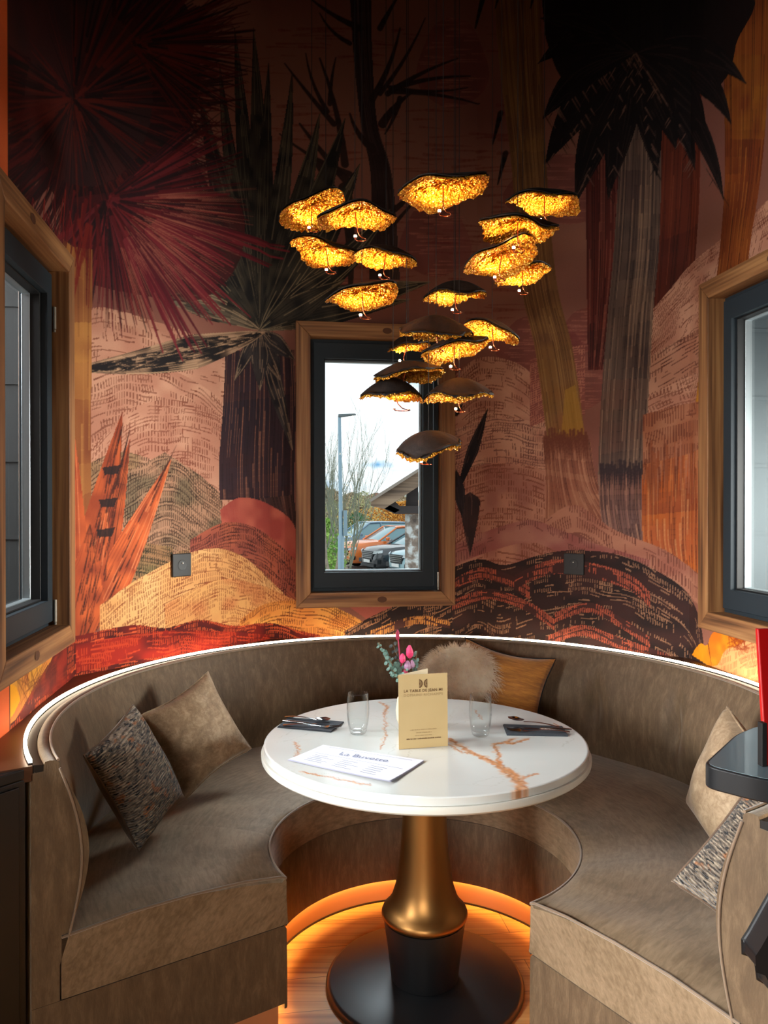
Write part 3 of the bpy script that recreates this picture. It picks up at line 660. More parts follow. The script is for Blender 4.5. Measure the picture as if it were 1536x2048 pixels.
# ------------------------------------------------------------------ windows
casing_m = wood('reclaimed larch casing upright', srgb(84, 52, 28), srgb(140, 94, 56), srgb(176, 128, 80), axis=2, scale=.9)
casing_h = wood('reclaimed larch casing level', srgb(84, 52, 28), srgb(140, 94, 56), srgb(176, 128, 80), axis=0, scale=.9)
knot_m = mat('dark knot', srgb(98, 62, 40), .75)
alu = mat('anthracite window frame', srgb(38, 48, 55), .6, spec=.3)
gasket = mat('black rubber gasket', srgb(14, 15, 17), .6)
beadm = mat('pale glazing spacer', srgb(170, 180, 184), .35, metal=.6)
hinge_m = mat('satin hinge', srgb(190, 184, 170), .35, metal=.7)
def glassy(name, tint=(.96, .98, .98), refl=.06):
    m = bpy.data.materials.new(name); m.use_nodes = True; N = m.node_tree.nodes; L = m.node_tree.links; N.clear()
    o = N.new('ShaderNodeOutputMaterial'); t = N.new('ShaderNodeBsdfTransparent'); t.inputs[0].default_value = (*tint, 1)
    g = N.new('ShaderNodeBsdfGlossy'); g.inputs['Roughness'].default_value = .03
    f = N.new('ShaderNodeFresnel'); f.inputs[0].default_value = 1.45
    mx = N.new('ShaderNodeMixShader'); fm_ = N.new('ShaderNodeMath'); fm_.operation = 'MULTIPLY'; fm_.inputs[1].default_value = .3; L.new(f.outputs[0], fm_.inputs[0]); L.new(fm_.outputs[0], mx.inputs[0]); L.new(t.outputs[0], mx.inputs[1]); L.new(g.outputs[0], mx.inputs[2]); L.new(mx.outputs[0], o.inputs[0])
    return m
pane_m = glassy('clear window glass')
def window(idx, wi, name, label=None):
    # local frame: x along the wall, y outwards, z up, origin on the wall at the window centre line
    ang = math.atan2(FT[wi][1], FT[wi][0])
    root = empty(name, W(wi, 0, 0, 0), (0, 0, ang), kind='structure')
    def ring(nm, m, x0, x1, z0, z1, w, y0, y1, wz=None, parent=root, split=False):
        wz = wz or w
        if not split:
            mb = MB(); V = []
            outer = [(x0, z0), (x1, z0), (x1, z1), (x0, z1)]; inner = [(x0 + w, z0 + wz), (x1 - w, z0 + wz), (x1 - w, z1 - wz), (x0 + w, z1 - wz)]
            for y in (y0, y1):
                V += [(x, y, z) for x, z in outer] + [(x, y, z) for x, z in inner]
            Fc = []
            for k in range(4):
                j = (k + 1) % 4
                Fc += [(k, j, 4 + j, 4 + k), (8 + k, 12 + k, 12 + j, 8 + j), (k, 8 + k, 8 + j, j), (4 + k, 4 + j, 12 + j, 12 + k)]
            mb.add(V, Fc); o = mb.obj(nm, m, parent); bevel(o, .0015, 1); return o
        out = []
        for k, (nm2, P) in enumerate((('sill_board', [(x0, z0), (x1, z0), (x1 - w, z0 + wz), (x0 + w, z0 + wz)]), ('head_board', [(x0, z1), (x1, z1), (x1 - w, z1 - wz), (x0 + w, z1 - wz)]),
                                      ('jamb_board', [(x0, z0), (x0 + w, z0 + wz), (x0 + w, z1 - wz), (x0, z1)]), ('jamb_board', [(x1, z0), (x1 - w, z0 + wz), (x1 - w, z1 - wz), (x1, z1)]))):
            V = [(x, y0, z) for x, z in P] + [(x, y1, z) for x, z in P]
            Fc = [(0, 1, 2, 3), (7, 6, 5, 4), (0, 4, 5, 1), (1, 5, 6, 2), (2, 6, 7, 3), (3, 7, 4, 0)]
            o = MB().add(V, Fc).obj(nm2, casing_h if k < 2 else casing_m, parent); auto_smooth(o, 10); bevel(o, .003, 2); out.append(o)
        return out
    bs = ring('casing', None, -.3675, .3675, 1.02, 2.317, .066, -.032, .128, .067, split=True)
    rk = random.Random(idx + 3)
    for b_ in bs[:2]:
        # knots in the level boards
        x = rk.uniform(-.1, .1); z = 1.054 if b_.name.startswith('sill') else 2.283
        el = [(x + .022 * math.cos(t), z + .014 * math.sin(t)) for t in np.linspace(0, 2 * PI, 14, endpoint=False)]
        V = [(p, -.0332, q) for p, q in el]; mesh_obj('knot', V, [tuple(range(14))], knot_m, b_)
    ring('outer_frame', alu, -.302, .302, 1.086, 2.251, .022, .036, .12)
    a, b = (-.284, .272) if wi == 2 else (-.282, .282)
    sash = ring('sash', alu, a, b, 1.104, 2.233, .047, .018, .075, .072)
    ring('gasket', gasket, a + .046, b - .046, 1.175, 2.162, .006, .040, .090, parent=sash)
    ring('glazing_bead', beadm, a + .051, b - .051, 1.180, 2.157, .004, .070, .096, parent=sash)
    MB().box((a + .05, .082, 1.178), (b - .05, .088, 2.16)).obj('pane', pane_m, sash)
    hs = .296 if wi != 0 else .2985
    for z in (1.10, 2.06):
        h = MB(); h.tube([(hs, .014, z), (hs, .014, z + .072)], .005, 10); h.tube([(hs, .014, z - .010), (hs, .014, z - .002)], .004, 8)
        auto_smooth(h.obj('hinge', hinge_m, root))
    hd = MB(); hd.box((a + .018, .008, 1.60), (a + .038, .020, 1.70)); hd.tube([(a + .028, .010, 1.66), (a + .028, -.030, 1.66), (a + .028, -.036, 1.65), (a + .028, -.036, 1.54)], .007, 8)
    return root
window(1, 0, 'window_1'); window(2, 2, 'window_2'); window(3, 4, 'window_3')
# grey panels added outside so the two side panes look grey
for wi, lab, c in ((0, 'dark grey slatted panel added outside the left window', (.045, .05, .052)), (4, 'pale blue grey panel added outside the right window', (.13, .17, .19))):
    pm_ = mat('painted panel', c, .7)
    r = empty('grey_backing_panel', W(wi, .60, .16, 0), (0, 0, math.atan2(FT[wi][1], FT[wi][0])), label=lab, cat='panel') if wi == 0 else empty('grey_backing_panel', W(wi, -.60, .16, 0), (0, 0, math.atan2(FT[wi][1], FT[wi][0])), label=lab, cat='panel')
    MB().box((-.012, 0, -.85), (.012, 1.3, 2.7)).obj('board', pm_, r)
    for y_ in (.0, 1.26): bevel(MB().box((-.03, y_, -.85), (.03, y_ + .05, 2.75)).obj('post', alu, r), .004)
    mb = MB()
    for q in range(12): mb.box((-.016, .05, -.6 + .28 * q), (.016, 1.26, -.585 + .28 * q))
    mb.obj('slats', pm_, r)

# ------------------------------------------------------------------ wall sockets
sock_m = mat('black socket plate', srgb(22, 22, 21), .55)
sock_d = mat('black socket well', srgb(12, 12, 12), .5)
def socket(wi, px, py, lab):
    k = (px - 768) / F; n = FN[wi]; t = (AP + n[0] * CX + n[1] * CY) / (n[0] * k + n[1])
    s = (k * t - CX) * FT[wi][0] + (t - CY) * FT[wi][1]; z = CH - (py - HY) / F * t
    r = empty('wall_socket', W(wi, s, 0, z), (0, 0, math.atan2(FT[wi][1], FT[wi][0])), label=lab, cat='socket', group='wall sockets')
    o = MB().box((-.046, -.010, -.046), (.046, 0, .046)).obj('plate', sock_m, r); bevel(o, .003, 2)
    mb = MB(); N_ = 28; V = [(.021 * math.cos(2 * PI * q / N_), -.0108, .021 * math.sin(2 * PI * q / N_)) for q in range(N_)] + [(.019 * math.cos(2 * PI * q / N_), -.0104, .019 * math.sin(2 * PI * q / N_)) for q in range(N_)]
    mb.add(V, [(q, (q + 1) % N_, N_ + (q + 1) % N_, N_ + q) for q in range(N_)] + [tuple(range(N_, 2 * N_))]); mb.obj('well', sock_d, r)
    MB().tube([(0, -.0104, .008), (0, -.016, .008)], .0022, 8).obj('earth_pin', hinge_m, r)
socket(1, 361, 1130, 'black square wall socket left of the back window')
socket(3, 1149, 1128, 'black square wall socket right of the back window, above the mustard cushion')

# ------------------------------------------------------------------ curved banquette
A0, A1 = math.radians(-57.3), math.radians(213.7)
def pol(r, a, z): return (CX + r * math.cos(a), CY + r * math.sin(a), z)
def sweep(prof, n=180, a0=A0, a1=A1, disp=None, closed=True, caps=True):
    V = []; P = len(prof)
    for i in range(n + 1):
        a = a0 + (a1 - a0) * i / n
        for j, (r, z) in enumerate(prof):
            if disp: r, z = disp(r, z, a, j)
            V.append(pol(r, a, z))
    Fc = []
    for i in range(n):
        for j in range(P if closed else P - 1):
            j2 = (j + 1) % P; Fc.append((i * P + j, (i + 1) * P + j, (i + 1) * P + j2, i * P + j2))
    if caps and closed: Fc.append(tuple(range(P))); Fc.append(tuple(n * P + j for j in range(P))[::-1])
    return MB().add(V, Fc)
def velvet(name, stops, scale=9, sh=.6):
    m = mat(name, rough=.62, spec=.35, sheen=sh)
    noise_color(m, stops, scale=scale * .11, stretch=(42, 42, 11), detail=7, rough=.74, dist=.35, bump=.3, bscale=260, bstretch=(1, 1, .3), bdist=.002)
    N, L, b = nodes(m); b.inputs['Sheen Roughness'].default_value = .35; b.inputs['Sheen Tint'].default_value = (1, .93, .82, 1)
    return m
V0, V1, V2 = srgb(84, 67, 49), srgb(100, 81, 60), srgb(122, 101, 77)
vel = velvet('taupe velvet', [(.32, V0), (.5, V1), (.7, V2)])
def velvet_seat(name):
    """same velvet in a paler, lit tone, nap brushed in short strokes running round the seat"""
    m = mat(name, rough=.6, spec=.3, sheen=.35); N, L, b = nodes(m)
    tc = N.new('ShaderNodeTexCoord'); sub = N.new('ShaderNodeVectorMath'); sub.operation = 'SUBTRACT'; sub.inputs[1].default_value = (CX, CY, 0)
    L.new(tc.outputs['Object'], sub.inputs[0]); se = N.new('ShaderNodeSeparateXYZ'); L.new(sub.outputs[0], se.inputs[0])
    at = N.new('ShaderNodeMath'); at.operation = 'ARCTAN2'; L.new(se.outputs['Y'], at.inputs[0]); L.new(se.outputs['X'], at.inputs[1])
    le = N.new('ShaderNodeVectorMath'); le.operation = 'LENGTH'; L.new(sub.outputs[0], le.inputs[0])
    co = N.new('ShaderNodeCombineXYZ'); L.new(at.outputs[0], co.inputs[0]); L.new(le.outputs['Value'], co.inputs[1]); L.new(se.outputs['Z'], co.inputs[2])
    def nz(sc, vs, det=4, dist=.8):
        mp = N.new('ShaderNodeMapping'); mp.inputs['Scale'].default_value = vs; L.new(co.outputs[0], mp.inputs[0])
        n = N.new('ShaderNodeTexNoise'); n.inputs['Scale'].default_value = sc; n.inputs['Detail'].default_value = det; n.inputs['Distortion'].default_value = dist; n.inputs['Roughness'].default_value = .65
        L.new(mp.outputs[0], n.inputs['Vector']); return n.outputs['Fac']
    a = nz(1, (4, 5, 5)); c = nz(1, (13, 95, 60), 4, .45)
    ad = N.new('ShaderNodeMath'); ad.operation = 'MULTIPLY_ADD'; ad.inputs[1].default_value = .5; L.new(c, ad.inputs[0])
    hf = N.new('ShaderNodeMath'); hf.operation = 'MULTIPLY'; hf.inputs[1].default_value = .5; L.new(a, hf.inputs[0]); L.new(hf.outputs[0], ad.inputs[2])
    rp = N.new('ShaderNodeValToRGB'); e = rp.color_ramp.elements; e[0].position = .26; e[0].color = (*srgb(98, 80, 60), 1); e[1].position = .62; e[1].color = (*srgb(148, 126, 100), 1)  # paler than the other velvet, standing in for light on the seat
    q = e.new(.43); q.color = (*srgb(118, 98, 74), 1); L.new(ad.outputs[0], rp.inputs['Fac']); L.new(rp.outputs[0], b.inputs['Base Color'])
    bp = N.new('ShaderNodeBump'); bp.inputs['Strength'].default_value = .35; bp.inputs['Distance'].default_value = .004; L.new(ad.outputs[0], bp.inputs['Height']); L.new(bp.outputs[0], b.inputs['Normal'])
    b.inputs['Sheen Roughness'].default_value = .35
    return m
vels = velvet_seat('brushed taupe velvet in lit tone')
pipem = mat('taupe velvet piping', srgb(128, 106, 84), .6, sheen=.5)
darkm = mat('black lacquered wood', srgb(20, 18, 17), .45)
ledge_m = mat('dark brown lacquered ledge', srgb(74, 44, 28), .4)
bq = empty('curved_banquette', (CX, CY, 0), label='taupe velvet banquette curving round the marble table', cat='banquette')
def rel(mb):
    mb.v = [(x - CX, y - CY, z) for x, y, z in mb.v]; return mb
def adj(m):   # object space starts at the banquette centre
    for n in m.node_tree.nodes:
        if n.bl_idname == 'ShaderNodeVectorMath' and n.operation == 'SUBTRACT': n.inputs[1].default_value = (0, 0, 0)
adj(vels)
seat_prof = [(.468, .318), (.471, .33), (.474, .40), (.474, .436), (.478, .447), (.487, .454), (.52, .462), (.60, .474), (.72, .483), (.86, .484), (.98, .478), (1.06, .470), (1.06, .318)]
def seat_d(r, z, a, j):
    if z > .45: z += .004 * math.sin(a * 5.3 + r * 7) + .003 * math.sin(a * 11 - r * 9) - .010 * max(0, 1 - abs(a - A0) / .12) ** 2 - .010 * max(0, 1 - abs(a - A1) / .12) ** 2
    return r, z
auto_smooth(rel(sweep(seat_prof, 200, disp=seat_d)).obj('seat', vels, bq), 60)
# upper tier of the base and plinth
auto_smooth(rel(sweep([(.472, .090), (.474, .085), (.480, .085), (.480, .099), (1.125, .099), (1.125, .3155), (.480, .3155), (.474, .306), (.472, .20)], 160)).obj('base', vel, bq), 40)
tuft = [math.radians(t) for t in (45, 24, 3, 66, 87, 108, 129, 150, 171, -18)]
def back_d(r, z, a, j):
    if .47 < z < .87 and r < 1.08:
        r += .006 * math.sin(a * 7 + z * 5) * math.sin((z - .47) / .4 * PI)
        for q, t in enumerate(tuft):
            d = a - t; amp = .036 if q < 3 else (.014 if q > 6 else .004)
            g = math.exp(-(d / .035) ** 2) * math.exp(-((z - .66) / .085) ** 2); r += amp * g
            g2 = math.exp(-(d / .02) ** 2) * (1 if z < .8 else 0) * math.sin((z - .47) / .35 * PI) if .47 < z < .82 else 0
            r += amp * .25 * g2
        r -= (.012 * max(0, 1 - abs(a - A1) / .35) + .012 * max(0, 1 - abs(a - A0) / .35)) * math.sin((z - .47) / .4 * PI)
    return r, z
back_prof = [(1.125, .3165), (1.064, .3165)] + [(1.064, .40)] + [(1.045 - .040 * math.sin((z - .46) / .41 * PI) + .020 * (z - .46) / .41, z) for z in np.linspace(.46, .865, 18)] + [(1.064, .878), (1.072, .884), (1.085, .886), (1.095, .884), (1.098, .875), (1.098, .863), (1.125, .862)]
auto_smooth(rel(sweep(back_prof, 420, disp=back_d)).obj('backrest', vel, bq), 60)
pm = MB()
def arc(r, z, n=160, a0=A0, a1=A1): return [pol(r, a0 + (a1 - a0) * k / n, z) for k in range(n + 1)]
def pipe(paths, r, name='piping', m=pipem):
    mb = MB()
    for p in paths: mb.tube([(x - CX, y - CY, z) for x, y, z in p], r, 6)
    auto_smooth(mb.obj(name, m, bq), 80)
def cut(a, pts): return [pol(r, a, z) for r, z in pts]
e = .002
pipe([arc(.4755, .4475)], .0035)                                   # inner rim of the seat
pipe([cut(A0 - e, [(.475, .447), (.49, .454), (.60, .470), (.75, .478), (.9, .478), (1.06, .466)])], .0035)
pipe([cut(A1 + e, [(.475, .447), (.49, .454), (.60, .470), (.75, .478), (.9, .478), (1.06, .466)])], .0035)
pipe([arc(1.066, .884)], .0035)                                    # top rim of the backrest
pipe([cut(A1 + e, [(r, z) for r, z in back_prof[3:21]])], .003)
pipe([cut(A0 - e, [(r, z) for r, z in back_prof[3:21]])], .003)
pipe([arc(.4745, .3165)], .0028, 'seam', mat('dark seam', srgb(48, 38, 30), .8))
plinth_m = mat('copper brown plinth board', srgb(206, 138, 92), .5)
auto_smooth(rel(sweep([(.4925, .0), (.4925, .0985), (1.10, .0985), (1.10, 0)], 140, A0 + .03, A1 - .03)).obj('plinth', plinth_m, bq), 40)
auto_smooth(rel(sweep([(.489, .0), (.489, .006), (.492, .006), (.492, 0)], 120, A0 + .03, A1 - .03)).obj('plinth_gasket', darkm, bq), 40)
# strip light hidden under the lip of the base
led_o = mat('amber strip light', (0, 0, 0), .5, emis=(1., .52, .13), estr=74)
auto_smooth(rel(sweep([(.4815, .0985), (.4905, .0985), (.4905, .0955), (.4815, .0955)], 120, A0 + .04, A1 - .04)).obj('under_seat_light', led_o, bq, label='amber glowing strip'), 40)
# rim: black channel and warm white strip light on top, then the ledge reaching the walls
ch = sweep([(1.0985, .8635), (1.0985, .879), (1.120, .881), (1.120, .8635)], 160); auto_smooth(rel(ch).obj('light_channel', darkm, bq), 40)
led_w = mat('warm white strip light', (.8, .8, .8), .5, emis=(1., .80, .56), estr=15.0)
ls = empty('strip_light', (CX, CY, .88), label='glowing warm white light strip along the banquette rim', cat='light strip')
o = sweep([(1.1205, .8845), (1.1205, .892), (1.1285, .892), (1.1285, .8845)], 200, A0, A1 - .01)
o.v = [(x - CX, y - CY, z - .88) for x, y, z in o.v]; auto_smooth(o.obj('diffuser', led_w, ls), 40)
o = sweep([(1.1200, .8805), (1.1200, .8840), (1.1290, .8840), (1.1290, .8805)], 200, A0, A1 - .01)
o.v = [(x - CX, y - CY, z - .88) for x, y, z in o.v]; auto_smooth(o.obj('holder', darkm, ls), 40)
# ledge between the rim and the octagonal walls
V = []; Fc = []; n = 220; aa = np.linspace(A0, A1, n + 1)
for a in aa:
    c, s_ = math.cos(a), math.sin(a); best = 9
    for nn in FN:
        d = c * nn[0] + s_ * nn[1]
        if d > .2: best = min(best, AP / d)
    best = max(min(best - .001, 1.35), 1.131)
    V += [pol(1.1215, a, .880), pol(best, a, .880), pol(best, a, .845), pol(1.1215, a, .845)]
for k in range(n):
    for j in range(4): Fc.append((k * 4 + j, (k + 1) * 4 + j, (k + 1) * 4 + (j + 1) % 4, k * 4 + (j + 1) % 4))
Fc += [(0, 1, 2, 3), (n * 4 + 3, n * 4 + 2, n * 4 + 1, n * 4)]
auto_smooth(MB().add(V, Fc).obj('trim_1', ledge_m, kind='structure'), 40)

# ------------------------------------------------------------------ black cabinet at the left end
cx0 = pol(1.1345, A1, 0); d1 = Vector((-.525, -.851)); nl = Vector((-.851, .525))
p0 = Vector((cx0[0], cx0[1])) + nl * .002
cab = empty('black_cabinet', (p0.x, p0.y, 0), label='black cabinet standing at the left end of the banquette', cat='cabinet')
def rl(v): return (v[0] - p0.x, v[1] - p0.y)
q = [p0, p0 + d1 * .85, p0 + d1 * .85 + nl * .10, p0 + nl * .10]
bevel(MB().prism([rl(v) for v in q], .0, .852).obj('body', darkm, cab), .003)
q = [p0 + nl * .0, p0 + d1 * .86, p0 + d1 * .86 + nl * .115, p0 + nl * .115]
bevel(MB().prism([rl(v) for v in q], .8525, .876).obj('top', darkm, cab), .003)
for k in range(2):
    a_ = p0 + d1 * (.02 + .41 * k) - nl * .006; b_ = p0 + d1 * (.42 + .41 * k) - nl * .006
    bevel(MB().prism([rl(v) for v in (a_, b_, b_ + nl * .0055, a_ + nl * .0055)], .08, .84).obj('door', darkm, cab), .002)

# ------------------------------------------------------------------ pedestal table
TX, TY = 0.126, 2.37
tb = empty('pedestal_table', (TX, TY, 0), label='round white marble topped table on a brass and black pedestal', cat='table')
# marble painted in its own plane: base, grey veins, gold veins
tc_ = Canvas(520, 520, 1.0 / 519, 1.0 / 519, -.5, -.5, srgb(236, 236, 230))
def TP(px, py, h=.762):
    t = (CH - h) * F / (py - HY); return ((px - 768) / F * t - TX, t - TY)
uu, zz = np.meshgrid(tc_.U, tc_.Z)
g = vnoise(uu / .12 + 9, zz / .12 + 4, 20) * .6 + vnoise(uu / .04, zz / .04, 21) * .4
tc_.a[:] = np.array(S((216, 218, 214))) * (1 - g[..., None] * .25) + np.array(S((190, 198, 194))) * g[..., None] * .25
rr = random.Random(12)
def vein(P, w, c, al, jit=.006, n=9):
    out = []
    for k in range(len(P) - 1):
        for j in range(n):
            t = j / n; out.append((P[k][0] + (P[k + 1][0] - P[k][0]) * t + rr.uniform(-jit, jit), P[k][1] + (P[k + 1][1] - P[k][1]) * t + rr.uniform(-jit, jit)))
    out.append(P[-1])
    for k in range(len(out) - 1): tc_.stroke(out[k:k + 2], w * rr.uniform(.4, 1.4), w * rr.uniform(.4, 1.4), c, al * rr.uniform(.5, 1))
def TPs(*P): return [TP(*p) for p in P]
GR = S((190, 190, 182)); GO = S((204, 128, 74)); GO2 = S((224, 170, 124)); GR2 = S((208, 206, 198))
for k in range(60):
    x, y = rr.uniform(-.5, .5), rr.uniform(-.5, .5); a = rr.choice((.9, 2.3, 1.3, .3)) + rr.uniform(-.4, .4); P = [(x, y)]
    for q in range(rr.randint(2, 5)):
        a += rr.uniform(-.5, .5); P.append((P[-1][0] + .08 * math.cos(a), P[-1][1] + .08 * math.sin(a)))
    vein(P, rr.uniform(.0006, .0016), rr.choice((GR, GR2)), .7)
for P, w in ((TPs((897, 1478), (930, 1500), (985, 1526), (1010, 1545), (1040, 1570), (1035, 1590)), .007), (TPs((897, 1490), (925, 1506), (960, 1512), (1000, 1535)), .003), (TPs((1028, 1478), (1010, 1486), (986, 1490), (995, 1508), (1000, 1530)), .0045),
              (TPs((1060, 1478), (1030, 1488), (1015, 1488)), .004), (TPs((995, 1525), (1030, 1550), (1050, 1568)), .0055), (TPs((1015, 1540), (1045, 1572), (1060, 1588)), .004), (TPs((1040, 1560), (1060, 1552), (1075, 1548)), .002),
              (TPs((600, 1545), (680, 1560), (740, 1572)), .003), (TPs((775, 1410), (768, 1440), (772, 1470), (760, 1500)), .002), (TPs((588, 1485), (597, 1500), (590, 1515)), .002), (TPs((1110, 1448), (1135, 1462)), .003), (TPs((950, 1420), (965, 1440)), .002), (TPs((760, 1405), (775, 1415), (768, 1430)), .003)):
    vein(P, w, GO, .85, .006); vein(P, w * 1.6, GO2, .35, .010); vein(P, w * .5, S((150, 110, 80)), .5, .008)
N_ = 260; nr = 170; V = []; Fc = []; colv = []
def tcol(x, y):
    i = min(max(int((x + .5) / tc_.du), 0), 519); j = min(max(int((y + .5) / tc_.dz), 0), 519); return tc_.a[j, i]
rings = list(np.linspace(.004, .488, nr)) + [.4915, .493, .493]
zz_ = [.762] * nr + [.7612, .7595, .7405]
for r, z in zip(rings, zz_):
    for k in range(N_ * 2):
        a = PI * k / N_; x, y = r * math.cos(a), r * math.sin(a); V.append((x, y, z)); colv.append(tcol(x, y))
K2 = N_ * 2
for i in range(len(rings) - 1):
    for k in range(K2): Fc.append((i * K2 + k, i * K2 + (k + 1) % K2, (i + 1) * K2 + (k + 1) % K2, (i + 1) * K2 + k))
Fc.append(tuple(range(K2))[::-1]); Fc.append(tuple((len(rings) - 1) * K2 + k for k in range(K2)))
marble = attr_mat('gold veined marble', .16, .5, coat=.3)
mo = mesh_obj('marble_top', V, Fc, marble, tb)
at = mo.data.attributes.new('paint', 'FLOAT_COLOR', 'POINT'); at.data.foreach_set('color', np.concatenate([np.array(colv), np.ones((len(colv), 1))], 1).astype(np.float32).ravel())
auto_smooth(mo, 40)
rim_m = mat('off white lacquered rim', srgb(214, 212, 202), .35)
auto_smooth(MB().lathe([(.46, .716), (.494, .716), (.5005, .722), (.5015, .735), (.4995, .7395), (.46, .7400)], 160).obj('rim', rim_m, tb), 40)
brass = mat('brushed antique brass', srgb(168, 122, 70), .33, metal=1.0)
brass.node_tree.nodes['Principled BSDF'].inputs['Roughness'].default_value = .38
prof = [(.0, .7158), (.064, .7158), (.064, .70), (.066, .60), (.069, .50), (.074, .42), (.081, .36), (.090, .305), (.103, .265), (.118, .243), (.130, .231), (.1335, .222), (.1335, .216), (.131, .209), (.124, .204)]
auto_smooth(MB().lathe(prof, 96).obj('column', brass, tb), 50)
blk = mat('black powder coated metal', srgb(22, 24, 27), .38, spec=.5)
auto_smooth(MB().lathe([(.124, .2035), (.127, .203), (.113, .10), (.104, .022), (.0, .022)], 96).obj('foot', blk, tb), 50)
auto_smooth(MB().lathe([(0, .021), (.292, .021), (.300, .018), (.306, .010), (.306, .0005), (0, .0005)], 128).obj('base_plate', blk, tb), 50)
# ------------------------------------------------------------------ things on the table (top at z = .762)
TZ = .7625
def tp(px, py, h=TZ):
    t = (CH - h) * F / (py - HY); return ((px - 768) / F * t, t)
# drinking glasses
gl = bpy.data.materials.new('drinking glass'); gl.use_nodes = True
_N, _L, _b = nodes(gl); _b.inputs['Roughness'].default_value = 0.02; _b.inputs['Transmission Weight'].default_value = 1.; _b.inputs['IOR'].default_value = 1.45; _b.inputs['Base Color'].default_value = (1, 1, 1, 1)
lp = _N.new('ShaderNodeBsdfTransparent'); fr = _N.new('ShaderNodeLayerWeight'); fr.inputs['Blend'].default_value = .5
gs = _N.new('ShaderNodeBsdfGlossy'); gs.inputs['Roughness'].default_value = .03; mxs = _N.new('ShaderNodeMixShader'); lp.inputs[0].default_value = (.97, .985, .985, 1)
_out = [n for n in _N if n.bl_idname == 'ShaderNodeOutputMaterial'][0]
_pw = _N.new('ShaderNodeMath'); _pw.operation = 'POWER'; _pw.inputs[1].default_value = 2.2; _L.new(fr.outputs['Facing'], _pw.inputs[0]); _ml = _N.new('ShaderNodeMath'); _ml.operation = 'MULTIPLY'; _ml.inputs[1].default_value = .6; _L.new(_pw.outputs[0], _ml.inputs[0]); _L.new(_ml.outputs[0], mxs.inputs[0]); _L.new(lp.outputs[0], mxs.inputs[1]); _L.new(gs.outputs[0], mxs.inputs[2]); _L.new(mxs.outputs[0], _out.inputs[0])
def tumbler(x, y, lab):
    outer = [(0, 0), (.020, 0), (.0245, .003), (.028, .012), (.0325, .035), (.0355, .062), (.036, .080), (.0345, .105), (.032, .128), (.0318, .1285)]
    inner = [(.0306, .1285), (.0303, .128), (.0328, .105), (.0343, .080), (.0338, .062), (.0308, .036), (.026, .016), (.018, .012), (0.0005, .0112)]
    o = auto_smooth(MB().lathe(outer[1:] + inner, 48).obj('drinking_glass', gl, label=lab, cat='glass', group='drinking glasses on the table'), 50)
    o.location = (x, y, TZ)
x, y = tp(716, 1468); tumbler(x, y, 'empty clear tumbler on the marble, left of the gold card')
x, y = tp(961, 1472); tumbler(x, y, 'empty clear tumbler on the marble, right of the gold card')

# napkins and cutlery
napm = mat('charcoal paper napkin', srgb(48, 54, 62), .85)
noise_color(napm, [(.3, srgb(42, 48, 56)), (.7, srgb(56, 62, 70))], scale=60, bump=.2, bscale=300)
steel = mat('polished steel', srgb(200, 202, 205), .16, metal=1.)
steel_d = mat('polished steel, darker', srgb(150, 152, 158), .18, metal=1.)
def napkin(corners, lab):
    P = [tp(*c) for c in corners]; c = (sum(p[0] for p in P) / 4, sum(p[1] for p in P) / 4)
    r = empty('folded_napkin', (c[0], c[1], TZ), label=lab, cat='napkin', group='napkins on the table')
    Q = [(p[0] - c[0], p[1] - c[1]) for p in P]
    bevel(MB().prism(Q, 0.0002, .0022).obj('lower_fold', napm, r), .0006)
    bevel(MB().prism([(a * .985 + .001, b * .97) for a, b in Q], .0024, .0044).obj('upper_fold', napm, r), .0006)
    return Vector((P[0][0], P[0][1])), Vector((P[1][0], P[1][1])), Vector((P[2][0], P[2][1])), Vector((P[3][0], P[3][1]))
n1 = napkin([(554, 1456), (575, 1437), (688, 1446), (662, 1466)], 'folded charcoal napkin under the cutlery at the left place')
n2 = napkin([(1014, 1472), (1006, 1451), (1125, 1455), (1137, 1474)], 'folded charcoal napkin under the cutlery at the right place')
def along(o, a, b, z0, z1=None):
    """turn an object built along +x (length L) so that it runs from a to b"""
    d = Vector((b[0] - a[0], b[1] - a[1])); z1 = z0 if z1 is None else z1
    o.location = (a[0], a[1], z0); o.rotation_euler = (0, -math.atan2(z1 - z0, d.length), math.atan2(d.y, d.x))
def knife(lab, L=.21):
    r = empty('table_knife', label=lab, cat='knife', group='table knives')
    h = MB().tube([(0, 0, .003), (.01, 0, .003), (.05, 0, .003), (.095, 0, .003), (.10, 0, .003)], [.003, .0042, .0045, .0036, .003], 10)
    h.v = [(x, yy * 1.3, z * .75) for x, yy, z in h.v]; auto_smooth(h.obj('handle', steel, r), 60)
    n = 14; V = []; Fc = []
    for k in range(n + 1):
        t = k / n; xx = .10 + (L - .10) * t; w = .0085 * (min(1, t / .15) ** .5) * (1 if t < .75 else max(.05, 1 - ((t - .75) / .25) ** 2))
        V += [(xx, -w * .4, .0030), (xx, w, .0022), (xx, w, .0018), (xx, -w * .4, .0014)]
    for k in range(n):
        for j in range(4): Fc.append((k * 4 + j, k * 4 + (j + 1) % 4, k * 4 + 4 + (j + 1) % 4, k * 4 + 4 + j))
    Fc += [(0, 1, 2, 3), (n * 4 + 3, n * 4 + 2, n * 4 + 1, n * 4)]
    MB().add(V, Fc).obj('blade', steel_d, r); return r
